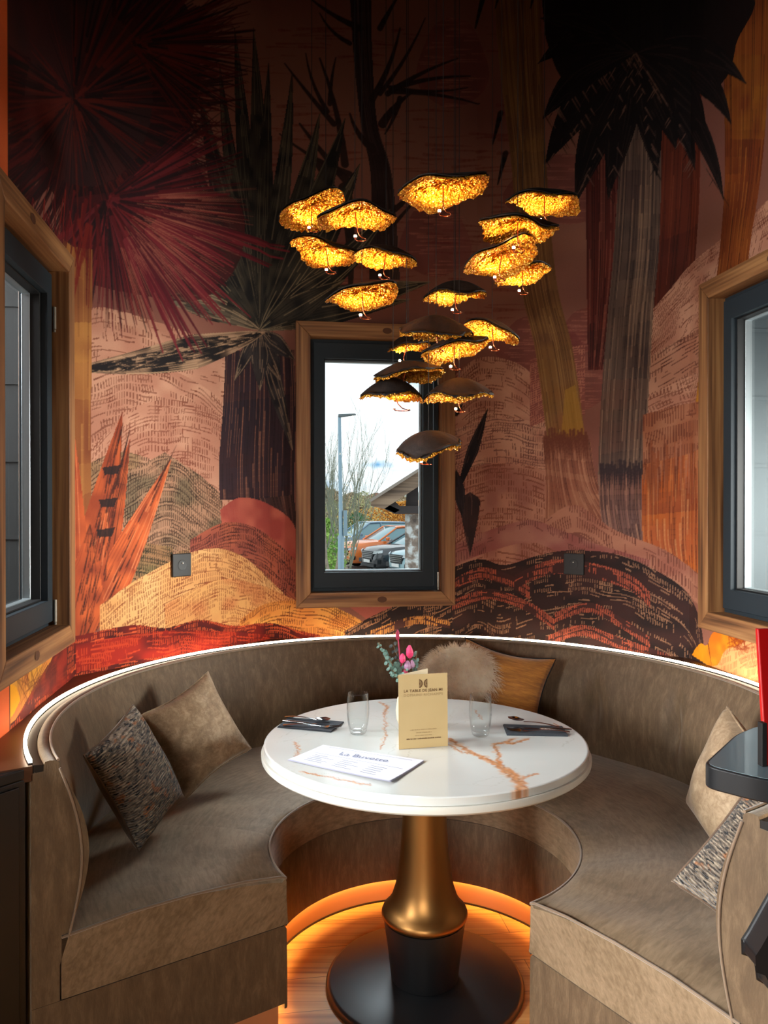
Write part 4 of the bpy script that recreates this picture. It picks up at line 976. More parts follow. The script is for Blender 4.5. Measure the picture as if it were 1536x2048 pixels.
def shaft(mb, x1):
    n = 10; V = []; Fc = []
    for k in range(n + 1):
        t = k / n; xx = x1 * t; w = .0062 * (1 - t) ** .8 + .0024; hz = .0025 + .006 * math.sin(PI * t) * .8
        V += [(xx, -w, hz), (xx, 0, hz + .0016), (xx, w, hz), (xx, 0, hz - .0012)]
    for k in range(n):
        for j in range(4): Fc.append((k * 4 + j, k * 4 + (j + 1) % 4, k * 4 + 4 + (j + 1) % 4, k * 4 + 4 + j))
    Fc += [(0, 1, 2, 3), (n * 4 + 3, n * 4 + 2, n * 4 + 1, n * 4)]
    mb.add(V, Fc); return mb
def fork(lab):
    r = empty('table_fork', label=lab, cat='fork', group='table forks')
    auto_smooth(shaft(MB(), .125).obj('handle', steel, r), 60)
    hd = MB(); n = 8; V = []; Fc = []
    for k in range(n + 1):
        t = k / n; xx = .125 + .028 * t; w = .0026 + .0095 * math.sin(t * PI / 2); hz = .0026 - .0016 * math.sin(t * PI)
        V += [(xx, -w, hz + .0012), (xx, w, hz + .0012), (xx, w, hz), (xx, -w, hz)]
    for k in range(n):
        for j in range(4): Fc.append((k * 4 + j, k * 4 + (j + 1) % 4, k * 4 + 4 + (j + 1) % 4, k * 4 + 4 + j))
    Fc += [(0, 1, 2, 3), (n * 4 + 3, n * 4 + 2, n * 4 + 1, n * 4)]
    hd.add(V, Fc)
    for q in range(4):
        yy = -.0102 + .0068 * q
        hd.tube([(.152, yy, .0032), (.168, yy, .0028), (.184, yy * .95, .0045), (.196, yy * .93, .0078)], [.0016, .0015, .0013, .0006], 6)
    auto_smooth(hd.obj('tines', steel, r), 60); return r
def spoon(lab):
    r = empty('dessert_spoon', label=lab, cat='spoon', group='dessert spoons')
    auto_smooth(shaft(MB(), .115).obj('handle', steel, r), 60)
    nu, nv = 14, 10; V = []; Fc = []
    for th in (0, .0009):
        for i in range(nu + 1):
            for j in range(nv + 1):
                u = -1 + 2 * i / nu; v = -1 + 2 * j / nv; ww = math.sqrt(max(0, 1 - u * u)) * (1 + .12 * u)
                V.append((.140 + .027 * u, .0175 * v * ww, .0022 + .0075 * (1 - (1 - (v * ww) ** 2) * (1 - u * u)) + th))
    q = (nu + 1) * (nv + 1)
    for i in range(nu):
        for j in range(nv):
            a = i * (nv + 1) + j; Fc.append((a, a + 1, a + nv + 2, a + nv + 1)); Fc.append((q + a, q + a + nv + 1, q + a + nv + 2, q + a + 1))
    auto_smooth(MB().add(V, Fc).obj('bowl', steel, r), 60); return r
a = tp(566, 1446); b = tp(700, 1461)
o = knife('steel knife in the left setting, its blade reaching toward the tumbler'); along(o, a, b, TZ + .0048, TZ + .0052)
a = tp(571, 1438); b = tp(690, 1452); o = spoon('steel spoon lying uppermost on the left napkin'); along(o, a, b, TZ + .0052, TZ + .006)
a = tp(566, 1455); b = tp(660, 1459); o = fork('steel fork at the front of the left napkin'); along(o, a, b, TZ + .0050, TZ + .006)
a = tp(1144, 1464); b = tp(992, 1459)
o = knife('steel knife in the right setting, its tip sticking out past the napkin'); along(o, a, b, TZ + .0048)
a = tp(1140, 1469); b = tp(1030, 1466); o = fork('steel fork at the front of the right napkin'); along(o, a, b, TZ + .0050)
a = tp(1120, 1460); b = tp(1018, 1453); o = spoon('steel spoon at the back of the right napkin, bowl raised'); along(o, a, b, TZ + .0050, TZ + .020)

# ------------------------------------------------------------------ lettering
def text_mesh(name, txt, size, m, parent, loc, rot, align='CENTER', font=None, extrude=.0, shear=0., space=1., bold=0.):
    c = bpy.data.curves.new(name, 'FONT'); c.body = txt; c.size = size; c.align_x = align; c.extrude = extrude; c.shear = shear; c.space_character = space; c.offset = bold
    t = bpy.data.objects.new(name, c); COL.objects.link(t)
    dg = bpy.context.evaluated_depsgraph_get(); me = bpy.data.meshes.new_from_object(t.evaluated_get(dg))
    bpy.data.objects.remove(t); me.materials.clear(); me.materials.append(m)
    o = bpy.data.objects.new(name, me); COL.objects.link(o); o.parent = parent; o.location = loc; o.rotation_euler = rot
    return o
# gold card standing on the table
gold_card = mat('matt gold card', srgb(206, 182, 134), .5, metal=.0, spec=.4)
noise_color(gold_card, [(.3, srgb(186, 160, 112)), (.7, srgb(200, 174, 126))], scale=3)
cream = mat('cream card', srgb(236, 222, 190), .7)
ink_b = mat('brown ink', srgb(96, 66, 36), .5); ink_l = mat('pale brown ink', srgb(160, 134, 92), .5); ink_g = mat('grey ink', srgb(112, 122, 150), .7)
a = Vector(tp(798, 1500)); b = Vector(tp(896, 1493)); d = (b - a); wcard = d.length
card = empty('menu_card', (a.x, a.y, TZ), (0, 0, math.atan2(d.y, d.x)), label='gold folded card standing upright on the marble, with a butterfly emblem', cat='card')
hc = .218
V = [(0, 0, .0004), (wcard, 0, .0004), (wcard, .006, hc), (0, .006, hc), (0, .0012, .0004), (wcard, .0012, .0004), (wcard, .0072, hc), (0, .0072, hc)]
MB().add(V, [(0, 1, 2, 3), (7, 6, 5, 4), (0, 4, 5, 1), (2, 6, 7, 3), (1, 5, 6, 2), (0, 3, 7, 4)]).obj('front_panel', gold_card, card)
V = [(-.0005, .0020, .0004), (-.0005, .0075, hc), (wcard - .04, .078, hc), (wcard - .04, .074, .0004), (.0002, .0030, .0004), (.0002, .0085, hc), (wcard - .04, .079, hc), (wcard - .04, .075, .0004)]
MB().add(V, [(0, 1, 2, 3), (7, 6, 5, 4), (0, 4, 5, 1), (2, 6, 7, 3), (1, 5, 6, 2), (0, 3, 7, 4)]).obj('back_panel', cream, card)
tl = math.atan2(.006, hc); rotc = (PI / 2 - tl, 0, 0)
def cpt(x, z): return (x, z * math.tan(tl) - .0006, z)
text_mesh('lettering', 'LA TABLE DE JEAN-MI', .0112, ink_b, card, cpt(wcard / 2, .166), rotc, space=1.12, bold=.0002)
text_mesh('lettering', 'DOMAINE RICHAMPS', .0108, ink_l, card, cpt(wcard / 2, .1535), rotc, space=1.22)
def small_line(wd, z, hgt_, m):   # lines of print too small to read
    mb_ = MB(); x_ = wcard / 2 - wd / 2; r_ = random.Random(int(z * 1e4))
    while x_ < wcard / 2 + wd / 2:
        l_ = r_.uniform(.0012, .0022); p_, q_ = cpt(x_, z), cpt(x_ + l_, z + hgt_ * r_.uniform(.7, 1)); mb_.add([p_, (x_ + l_, p_[1], z), q_, (x_, q_[1], q_[2])], [(0, 1, 2, 3)])
        x_ += l_ + r_.choice((.0006, .0006, .0007, .0006, .0022))
    mb_.obj('small_print', m, card)
small_line(.080, .053, .0030, ink_l); small_line(.046, .0445, .0030, ink_l); small_line(.052, .036, .0030, ink_l); small_line(.104, .0265, .0038, ink_b)
em = MB()   # emblem: two winged halves facing each other
for sgn in (-1, 1):
    n = 12; P = [(0.0020, .0)] + [(.0020 + .010 * math.sin(PI * k / n) ** .8 * (1 if k < n else 1), .011 - .022 * k / n) for k in range(1, n)] + [(.0020, -.0)]
    O = [(.0022 + .0095 * abs(math.sin(t)), .0115 * math.cos(t)) for t in np.linspace(0.12, PI - .12, 14)]
    pts = [(.0125, .0135), (.0125, -.0125), (.0085, -.0125), (.0045, -.009), (.0018, -.003), (.0018, .003), (.0045, .009), (.0085, .012)]
    pts = [(sgn * p, q) for p, q in pts]
    k0 = len(em.v)
    em.add([cpt(wcard / 2 + p, .190 + q) for p, q in pts], [tuple(range(len(pts)))])
em.obj('emblem', ink_b, card)
em2 = MB()
for sgn in (-1, 1):
    for (r0, r1) in ((.0062, .0055), (.0038, .0032)):
        n = 12; V = [(wcard / 2 + sgn * (.0118 - r * math.cos(t)), .190 + r * 1.4 * math.sin(t)) for r in (r0, r1) for t in np.linspace(-PI / 2, PI / 2, n)]
        em2.add([(p, cpt(p, q)[1] - .0002, q) for p, q in V], [(k, k + 1, n + k + 1, n + k) for k in range(n - 1)])
em2.obj('emblem_line', gold_card, card)

# printed sheets
papm = mat('white printed paper', srgb(226, 228, 240), .8); papm2 = mat('white paper below', srgb(214, 214, 232), .8)
def sheet(C, z, m, parent, name, org):
    V = []; n = 12; P = [Vector(p) - Vector(org) for p in C]
    for i in range(n + 1):
        for j in range(n + 1):
            u, v = i / n, j / n
            p = P[0] * (1 - u) * (1 - v) + P[1] * (1 - u) * v + P[2] * u * v + P[3] * u * (1 - v)
            lift = .004 * (u ** 3) * (1 - v) ** 2 + .0025 * abs(v - .5) ** 2
            V.append((p.x, p.y, z + lift))
    k = len(V); V2 = V + [(x_, y_, z_ - .0003) for x_, y_, z_ in V]; Fc = []
    for i in range(n):
        for j in range(n):
            a_ = i * (n + 1) + j; Fc.append((a_, a_ + 1, a_ + n + 2, a_ + n + 1)); Fc.append((k + a_, k + a_ + n + 1, k + a_ + n + 2, k + a_ + 1))
    return MB().add(V2, Fc).obj(name, m, parent, smooth=False)
C = [tp(577, 1522), tp(646, 1493), tp(848, 1524), tp(779, 1569)]
org = C[0]
sh = empty('printed_menu', (org[0], org[1], TZ), label='white printed menu sheets lying flat at the front of the marble top', cat='menu')
sheet([(p[0] - .004 + .006 * (k in (2, 3)), p[1] - .002) for k, p in enumerate(C)], .0014, papm2, sh, 'lower_sheet', org)
sheet(C, .0034, papm, sh, 'upper_sheet', org)
ex = (Vector(C[3]) - Vector(C[0])).normalized(); ez = math.atan2((Vector(C[2]) - Vector(C[1])).y, (Vector(C[2]) - Vector(C[1])).x)
def spt(u, v, z=.0056):   # u along the long side, v toward the near edge
    P = [Vector(p) - Vector(org) for p in C]
    p = P[1] * (1 - u) * (1 - v) + P[2] * u * (1 - v) + P[3] * u * v + P[0] * (1 - u) * v; return (p.x, p.y, z)
text_mesh('heading', 'La Buvette', .036, ink_g, sh, spt(.52, .36), (0, 0, ez), bold=.0)
mb = MB()
def rule(u0, u1, v, w=.004):
    a_, b_, c_, d_ = spt(u0, v - w), spt(u1, v - w), spt(u1, v + w), spt(u0, v + w); mb.add([a_, b_, c_, d_], [(0, 3, 2, 1)])
rule(.10, .92, .10); rule(.08, .95, .48)
for k in range(5):
    for q in range(3):
        rule(.12 + .28 * q, .12 + .28 * q + rr.uniform(.12, .22), .58 + .075 * k, .006)
mb.obj('rules', ink_g, sh)

# ------------------------------------------------------------------ vase with dried flowers behind the card
vx, vy = .085, 2.46
vase = empty('flower_vase', (vx, vy, TZ), label='cream ceramic vase holding eucalyptus and pink dried flowers, behind the card', cat='vase')
vm = mat('cream ceramic', srgb(228, 208, 182), .5)
auto_smooth(MB().lathe([(.022, .0), (.034, .004), (.044, .03), (.047, .06), (.042, .10), (.022, .125), (.018, .135), (.016, .135), (.018, .12), (.030, .10), (.012, .02)], 40).obj('body', vm, vase), 50)
leafm = mat('eucalyptus leaf', srgb(96, 128, 118), .6); stemm = mat('dry stem', srgb(122, 92, 60), .7); pinkm = mat('pink dried protea', srgb(214, 52, 104), .6); crim = mat('crimson grass plume', srgb(150, 30, 66), .7); dleaf = mat('dark dried leaf', srgb(52, 60, 58), .7); lil = mat('lilac dried statice', srgb(160, 120, 150), .7)
bq2 = empty('dried_bouquet', (vx, vy, TZ + .1), label='dried bouquet of grey green eucalyptus, pink buds and one tall crimson plume', cat='flowers')
rb = random.Random(4)
def leaf_blob(mb, c, r, nrm):
    nrm = Vector(nrm).normalized(); e1 = nrm.orthogonal().normalized(); e2 = nrm.cross(e1); n = 9
    V = [Vector(c) + e1 * r * math.cos(2 * PI * k / n) + e2 * r * .8 * math.sin(2 * PI * k / n) + nrm * (.15 * r * math.cos(4 * PI * k / n)) for k in range(n)] + [Vector(c) - nrm * .1 * r]
    V += [p + nrm * .0006 for p in V]; m_ = n + 1
    mb.add(V, [(k, (k + 1) % n, n) for k in range(n)] + [(m_ + n, m_ + (k + 1) % n, m_ + k) for k in range(n)])
for q, (tx, ty, tz, mm) in enumerate(((-.103, -.02, .182, leafm), (-.082, .0, .145, leafm), (-.072, -.03, .112, leafm), (.022, .0, .150, leafm), (.016, -.02, .110, leafm), (-.03, .02, .13, dleaf), (-.055, .03, .165, dleaf), (-.055, -.03, .095, leafm), (-.02, -.04, .100, leafm), (.005, -.03, .09, dleaf))):
    st = [(0, 0, -.06), (tx * .10, ty * .15, .02), (tx * .5, ty * .6, tz * .55), (tx, ty, tz)]
    sp = MB().tube(st, .0012, 6); so_ = sp.obj('stem', stemm, bq2)
    lf = MB()
    for k in range(22):
        t = .35 + .65 * k / 21; c = Vector((tx * t ** 1.2, ty * t, tz * t ** .95)) + Vector((rb.uniform(-1, 1), rb.uniform(-1, 1), rb.uniform(-1, 1))) * .010
        leaf_blob(lf, c, rb.uniform(.006, .0105) * (1.2 - .5 * t), (rb.uniform(-1, 1), -1.2, rb.uniform(-.6, 1)))
    lf.obj('leaves', mm, so_)
def bud(c, r, h, m):
    V = MB().lathe([(r * .35, 0), (r * .9, h * .2), (r, h * .45), (r * .75, h * .75), (r * .3, h)], 12)
    for k in range(len(V.v)):
        x_, y_, z_ = V.v[k]; f_ = 1 + rb.uniform(-.13, .13); V.v[k] = (x_ * f_ + c[0], y_ * f_ + c[1], z_ + c[2])
    s_ = MB().tube([(0, 0, -.06), (c[0] * .6, c[1] * .6, c[2] * .4), (c[0], c[1], c[2])], .0014, 6).obj('stem', stemm, bq2)
    V.obj('bud', m, s_, smooth=False)
bud((-.003, -.02, .132), .0125, .040, pinkm); bud((-.026, -.03, .118), .0105, .030, pinkm); bud((-.010, -.03, .095), .011, .030, lil); bud((-.016, -.035, .08), .009, .020, crim); bud((.004, -.025, .10), .009, .026, lil)
pl_ = MB().tube([(0, 0, -.06), (-.020, .0, .05), (-.034, 0, .13), (-.040, 0, .20)], [.0016, .0016, .003, .002], 6)
pl_.obj('plume_stem', crim, bq2)
bud((-.041, .0, .185), .0065, .034, crim)

# ------------------------------------------------------------------ cushions
def cushion(name, a, b, T, center, nrm, roll, mfront, mback, lab, pinch=.13, pipe_m=None, group=None, wr=.004, seed=0, sag=0.):
    n = 34; V = []; rc = random.Random(seed); ph = [rc.uniform(0, 6) for _ in range(6)]
    def pt(u, v, sgn):
        x_ = a * u * (1 - pinch * (1 - v * v) * abs(u) ** 1.5); y_ = b * v * (1 - pinch * (1 - u * u) * abs(v) ** 1.5)
        h = T * max(0, (1 - u * u) * (1 - v * v)) ** .42
        h += sgn * 0 + wr * math.sin(5 * u + 3 * v + ph[0]) * math.sin(4 * v + ph[1]) * max(0, (1 - u * u) * (1 - v * v)) ** .5 * (1 + 1.5 * (abs(u * v)))
        h += wr * 1.2 * math.exp(-((abs(u) - abs(v)) / .12) ** 2) * abs(u * v) * (1 - abs(u)) * 3 * math.sin(ph[2] + 9 * u)
        return (x_, y_ - sag * (1 - u * u) * (v > 0) * .0, sgn * h)
    for sgn in (1, -1):
        for i in range(n + 1):
            for j in range(n + 1):
                V.append(pt(-1 + 2 * i / n, -1 + 2 * j / n, sgn))
    K = (n + 1) ** 2; Fr = []; Bk = []
    for i in range(n):
        for j in range(n):
            q = i * (n + 1) + j; Fr.append((q, q + n + 1, q + n + 2, q + 1)); Bk.append((K + q, K + q + 1, K + q + n + 2, K + q + n + 1))
    N3 = Vector(nrm).normalized(); up = Vector((0, 0, 1)); X3 = up.cross(N3).normalized(); Y3 = N3.cross(X3)
    R = Matrix((X3, Y3, N3)).transposed().to_4x4() @ Matrix.Rotation(math.radians(roll), 4, 'Z')
    root = empty(name, center, label=lab, cat='cushion', group=group); root.rotation_euler = R.to_euler()
    mesh_obj('front_cover', V, Fr, mfront, root, smooth=True); mesh_obj('back_cover', V, Bk, mback, root, smooth=True)
    for o_ in root.children:
        bm = bmesh.new(); bm.from_mesh(o_.data); bmesh.ops.delete(bm, geom=[v_ for v_ in bm.verts if not v_.link_faces], context='VERTS'); bm.to_mesh(o_.data); bm.free()
    rim = []
    for k in range(4 * 24):
        s_ = k / 24; e_ = int(s_); f_ = -1 + 2 * (s_ - e_)
        u, v = [(f_, -1), (1, f_), (-f_, 1), (-1, -f_)][e_]; p = pt(u, v, 0); cr = (abs(u) > .9) and (abs(v) > .9)
        rim.append((p[0] * (1.005 if not cr else .985), p[1] * (1.005 if not cr else .985), 0))
    auto_smooth(MB().tube(rim, .0032, 6, closed=True).obj('piping', pipe_m or mback, root), 80)
    return root
cvel = velvet('cushion velvet', [(.32, srgb(120, 98, 74)), (.5, srgb(150, 126, 98)), (.7, srgb(184, 160, 130))], 7, .8)
cdark = velvet('dark cushion velvet', [(.32, srgb(80, 60, 46)), (.7, srgb(112, 88, 68))], 8, .5)
def knit(name):
    m = mat(name, rough=.8, sheen=.2); N, L, b = nodes(m)
    tc = N.new('ShaderNodeTexCoord')
    def nz(scale, st, det=2, dist=0., rot=(0, 0, 0)):
        mp = N.new('ShaderNodeMapping'); mp.inputs['Scale'].default_value = st; mp.inputs['Rotation'].default_value = rot; L.new(tc.outputs['Object'], mp.inputs[0])
        n = N.new('ShaderNodeTexNoise'); n.inputs['Scale'].default_value = scale; n.inputs['Detail'].default_value = det; n.inputs['Distortion'].default_value = dist
        L.new(mp.outputs[0], n.inputs['Vector']); return n.outputs['Fac']
    def ramp(f, stops, const=False):
        rp = N.new('ShaderNodeValToRGB'); e = rp.color_ramp.elements; 
        if const: rp.color_ramp.interpolation = 'CONSTANT'
        e[0].position = stops[0][0]; e[0].color = (*stops[0][1], 1); e[1].position = stops[1][0]; e[1].color = (*stops[1][1], 1)
        for p, c in stops[2:]:
            q = e.new(p); q.color = (*c, 1)
        L.new(f, rp.inputs['Fac']); return rp.outputs[0]
    wv = N.new('ShaderNodeTexWave'); wv.bands_direction = 'Y'; wv.inputs['Scale'].default_value = 42; wv.inputs['Distortion'].default_value = 2.5; wv.inputs['Detail'].default_value = 2; wv.inputs['Detail Scale'].default_value = 3
    L.new(tc.outputs['Object'], wv.inputs['Vector'])
    base = ramp(nz(1, (55, 190, 55), 3), [(.36, srgb(72, 62, 54)), (.50, srgb(134, 118, 100)), (.64, srgb(186, 168, 144))])
    org = ramp(nz(1, (26, 26, 26), 2), [(.60, (0, 0, 0)), (.66, (1, 1, 1))])
    hol = ramp(nz(1, (60, 120, 60), 1), [(.60, (0, 0, 0)), (.64, (1, 1, 1))])
    m1 = N.new('ShaderNodeMixRGB'); L.new(org, m1.inputs[0]); L.new(base, m1.inputs[1]); m1.inputs[2].default_value = (*srgb(170, 108, 60), 1)
    m2 = N.new('ShaderNodeMixRGB'); L.new(hol, m2.inputs[0]); L.new(m1.outputs[0], m2.inputs[1]); m2.inputs[2].default_value = (*srgb(24, 20, 20), 1)
    m3 = N.new('ShaderNodeMixRGB'); m3.blend_type = 'MULTIPLY'; m3.inputs[0].default_value = .6; L.new(m2.outputs[0], m3.inputs[1]); L.new(ramp(wv.outputs['Fac'], [(.0, (.25, .24, .23)), (.5, (1, 1, 1))]), m3.inputs[2])
    L.new(m3.outputs[0], b.inputs['Base Color'])
    bp = N.new('ShaderNodeBump'); bp.inputs['Strength'].default_value = .9; bp.inputs['Distance'].default_value = .006; L.new(wv.outputs['Fac'], bp.inputs['Height']); L.new(bp.outputs[0], b.inputs['Normal'])
    return m
kn = knit('chunky flecked weave')
mus = mat('mustard chenille', rough=.75, sheen=.5); noise_color(mus, [(.3, srgb(124, 74, 20)), (.5, srgb(164, 104, 32)), (.7, srgb(198, 136, 50))], scale=12, stretch=(1, 9, 1), detail=6, rough=.7, bump=.5, bscale=60, bstretch=(1, 10, 1), bdist=.003)
blackp = mat('black piping', srgb(16, 15, 15), .6)
# placed by where they rest: seat surface about z .48, leaning on the backrest
cushion('throw_cushion', .120, .172, .074, (-.735, 2.26, .680), (.90, -.40, .26), 22, kn, cdark, 'flecked chunky weave cushion on the left seat, leaning near the banquette end', pinch=.10, group=None, seed=1)
cushion('throw_cushion', .150, .162, .066, (-.650, 2.66, .690), (.62, -.72, .34), 22, cvel, cvel, 'plain taupe velvet cushion on the left seat, beyond the weave cushion', pinch=.12, pipe_m=cvel, seed=2)
cushion('throw_cushion', .195, .195, .060, (.480, 3.16, .705), (-.20, -.90, .28), -11, mus, mus, 'mustard cushion with black piping behind the fluffy one', pinch=.17, pipe_m=blackp, seed=3)
cushion('throw_cushion', .175, .175, .078, (1.005, 2.20, .665), (-.96, -.08, .25), -14, cvel, cvel, 'taupe velvet cushion on the right seat, partly hidden by the black counter', pinch=.12, pipe_m=cvel, seed=4)
cushion('throw_cushion', .150, .215, .070, (.922, 1.765, .668), (-.50, -.78, .40), -30, kn, cdark, 'flecked chunky weave cushion on the right seat, beside the near arm', pinch=.10, seed=5)
# fluffy cushion
fur = empty('fluffy_cushion', (.312, 3.165, .735), label='round shaggy beige cushion between the flowers and the mustard cushion', cat='cushion')
furm = mat('shaggy beige fur', rough=.7, sheen=.5); noise_color(furm, [(.3, srgb(222, 192, 156)), (.7, srgb(252, 240, 218))], scale=14)
_rx, _ry, _rz = .165, .065, .162
mb = MB(); n1_, n2_ = 24, 32; V = []; Fc = []
for i in range(n1_ + 1):
    for j in range(n2_):
        th = PI * i / n1_; p_ = 2 * PI * j / n2_; V.append((_rx * math.sin(th) * math.cos(p_), _ry * math.sin(th) * math.sin(p_), _rz * math.cos(th)))
for i in range(n1_):
    for j in range(n2_): Fc.append((i * n2_ + j, (i + 1) * n2_ + j, (i + 1) * n2_ + (j + 1) % n2_, i * n2_ + (j + 1) % n2_))
mb.add(V, Fc).obj('body', furm, fur, smooth=True)
mb = MB(); rf = random.Random(9); V = []; Fc = []
for k in range(9000):
    z_ = rf.uniform(-1, 1); p_ = rf.uniform(0, 2 * PI); s_ = math.sqrt(1 - z_ * z_); d = Vector((s_ * math.cos(p_), s_ * math.sin(p_), z_))
    if d.y > .55: continue
    base = Vector((_rx * d.x, _ry * d.y, _rz * d.z)) * .98; nd = Vector((d.x / _rx, d.y / _ry, d.z / _rz)).normalized()
    cl = math.sin(d.x * 17) * math.cos(d.z * 19 + 1); g_ = (nd + Vector((rf.uniform(-.5, .5) + cl * .5, rf.uniform(-.5, .3), rf.uniform(-.6, .35) - cl * .4))).normalized(); L_ = rf.uniform(.030, .052)
    sd = g_.orthogonal().normalized() * rf.uniform(.0008, .0014); c = len(V)
    for q in range(4):
        t = q / 3; p = base + g_ * L_ * t + Vector((0, -.002, -.014)) * t * t * L_ / .045 + Vector((0, 0, 0)); V += [p - sd * (1 - t * .85), p + sd * (1 - t * .85)]
    for q in range(3): Fc.append((c + 2 * q, c + 2 * q + 1, c + 2 * q + 3, c + 2 * q + 2))
mb.add(V, Fc).obj('fur', furm, fur, kind='stuff')

# ------------------------------------------------------------------ black counter at the right edge with a red menu holder
ct = empty('serving_stand', (1.02, 1.36, 0), label='black stand with a rounded top at the right edge', cat='stand')
cm = mat('black top with painted sky sheen', srgb(104, 122, 130), .28, coat=.4);  # blue grey colour stands in for sky reflected on the black top
def rounded(P, r=.02, n=6):
    out = []
    for k in range(len(P)):
        p0_, p1_, p2_ = Vector(P[k - 1]), Vector(P[k]), Vector(P[(k + 1) % len(P)])
        a_ = p1_ + (p0_ - p1_).normalized() * min(r, (p0_ - p1_).length * .45); b_ = p1_ + (p2_ - p1_).normalized() * min(r, (p2_ - p1_).length * .45)
        for q in range(n + 1):
            t = q / n; v = a_ * (1 - t) ** 2 + p1_ * 2 * t * (1 - t) + b_ * t * t; out.append((v.x, v.y))
    return out
P = [(.588, 1.412), (.66, 1.338), (.82, 1.27), (1.05, 1.20), (1.30, 1.40), (1.2, 1.62), (.95, 1.68), (.81, 1.665), (.735, 1.60)]
P = [(x_ - 1.02, y_ - 1.36) for x_, y_ in P]
bevel(auto_smooth(MB().prism(rounded(P, .03), .957, .9990).obj('top', blk, ct), 40), .003)
MB().prism([(x_ * .985, y_ * .985) for x_, y_ in rounded(P, .03)], .9992, 1.0).obj('sky_sheen_sheet', cm, ct)  # thin sheet carrying the painted sky reflection
auto_smooth(MB().lathe([(.03, .9565), (.035, .956), (.035, .03), (.03, .022)], 24).obj('post', blk, ct), 40)
auto_smooth(MB().lathe([(.0, .021), (.16, .021), (.17, .012), (.17, .001), (0, .001)], 48).obj('base_plate', blk, ct), 40)
# carved bracket below
k_ = 1.28
def sp(px, py): return ((px - 768) / F * k_ - 1.02, CH - (py - HY) / F * k_)
Q = [sp(1560, 1760), sp(1536, 1800), sp(1500, 1865), sp(1489, 1882), sp(1490, 1908), sp(1507, 1914), sp(1516, 1932), (sp(1520, 1960)), sp(1532, 1967), sp(1560, 1972), sp(1760, 1980), sp(1760, 1740)]
V = [(x_, k_ - 1.36 - .05, z_) for x_, z_ in Q] + [(x_, k_ - 1.36, z_) for x_, z_ in Q]; m_ = len(Q)
bevel(MB().add(V, [tuple(range(m_)), tuple(range(m_, 2 * m_))[::-1]] + [(i, (i + 1) % m_, m_ + (i + 1) % m_, m_ + i) for i in range(m_)]).obj('bracket', blk, ct), .004)
rh = empty('menu_holder', (.702, 1.402, 1.0005), (0, 0, math.radians(8)), label='red menu holder standing on the black stand', cat='menu holder')
redm = mat('red leatherette', srgb(176, 8, 8), .4); redd = mat('dark red leatherette', srgb(110, 30, 14), .5)
bevel(MB().add([(0, 0, 0), (.16, .0, 0), (.16, .01, 0), (0, .01, 0), (.03, .07, .24), (.19, .07, .24), (.19, .08, .24), (.03, .08, .24)], [(0, 3, 2, 1), (4, 5, 6, 7), (0, 1, 5, 4), (1, 2, 6, 5), (2, 3, 7, 6), (3, 0, 4, 7)]).obj('front_cover', redm, rh), .002)
bevel(MB().box((-.011, -.004, 0), (-.001, .010, .080)).obj('black_clip', blackp, rh), .001)

# ------------------------------------------------------------------ pendant cluster
leafshell = mat('dark bronze leaf back', srgb(34, 26, 24), .7, spec=.3); noise_color(leafshell, [(.3, srgb(24, 19, 18)), (.7, srgb(44, 34, 29))], scale=20, bump=.6, bscale=60, bdist=.004)
goldleaf = mat('crumpled gold leaf', srgb(250, 186, 60), .26, metal=.4, spec=.6)
_N, _L, _b = nodes(goldleaf)
_tc = _N.new('ShaderNodeTexCoord'); _vo = _N.new('ShaderNodeTexVoronoi'); _vo.inputs['Scale'].default_value = 150; _vo.feature = 'F1'; _L.new(_tc.outputs['Object'], _vo.inputs['Vector'])
_bp = _N.new('ShaderNodeBump'); _bp.inputs['Strength'].default_value = 1.; _bp.inputs['Distance'].default_value = .006; _L.new(_vo.outputs['Distance'], _bp.inputs['Height']); _L.new(_bp.outputs[0], _b.inputs['Normal'])
_rp = _N.new('ShaderNodeValToRGB'); _rp.color_ramp.elements[0].color = (*srgb(255, 196, 66), 1); _rp.color_ramp.elements[1].color = (*srgb(200, 106, 8), 1); _rp.color_ramp.elements[0].position = .1; _rp.color_ramp.elements[1].position = .75
_L.new(_vo.outputs['Distance'], _rp.inputs[0]); _L.new(_rp.outputs[0], _b.inputs['Base Color'])
copper = mat('copper tube', srgb(214, 120, 84), .25, metal=1.)
bulbm = mat('tiny glowing bulb', (0, 0, 0), .5, emis=(1., .62, .28), estr=60)
cordm = mat('black hanging wire', srgb(12, 11, 11), .6)
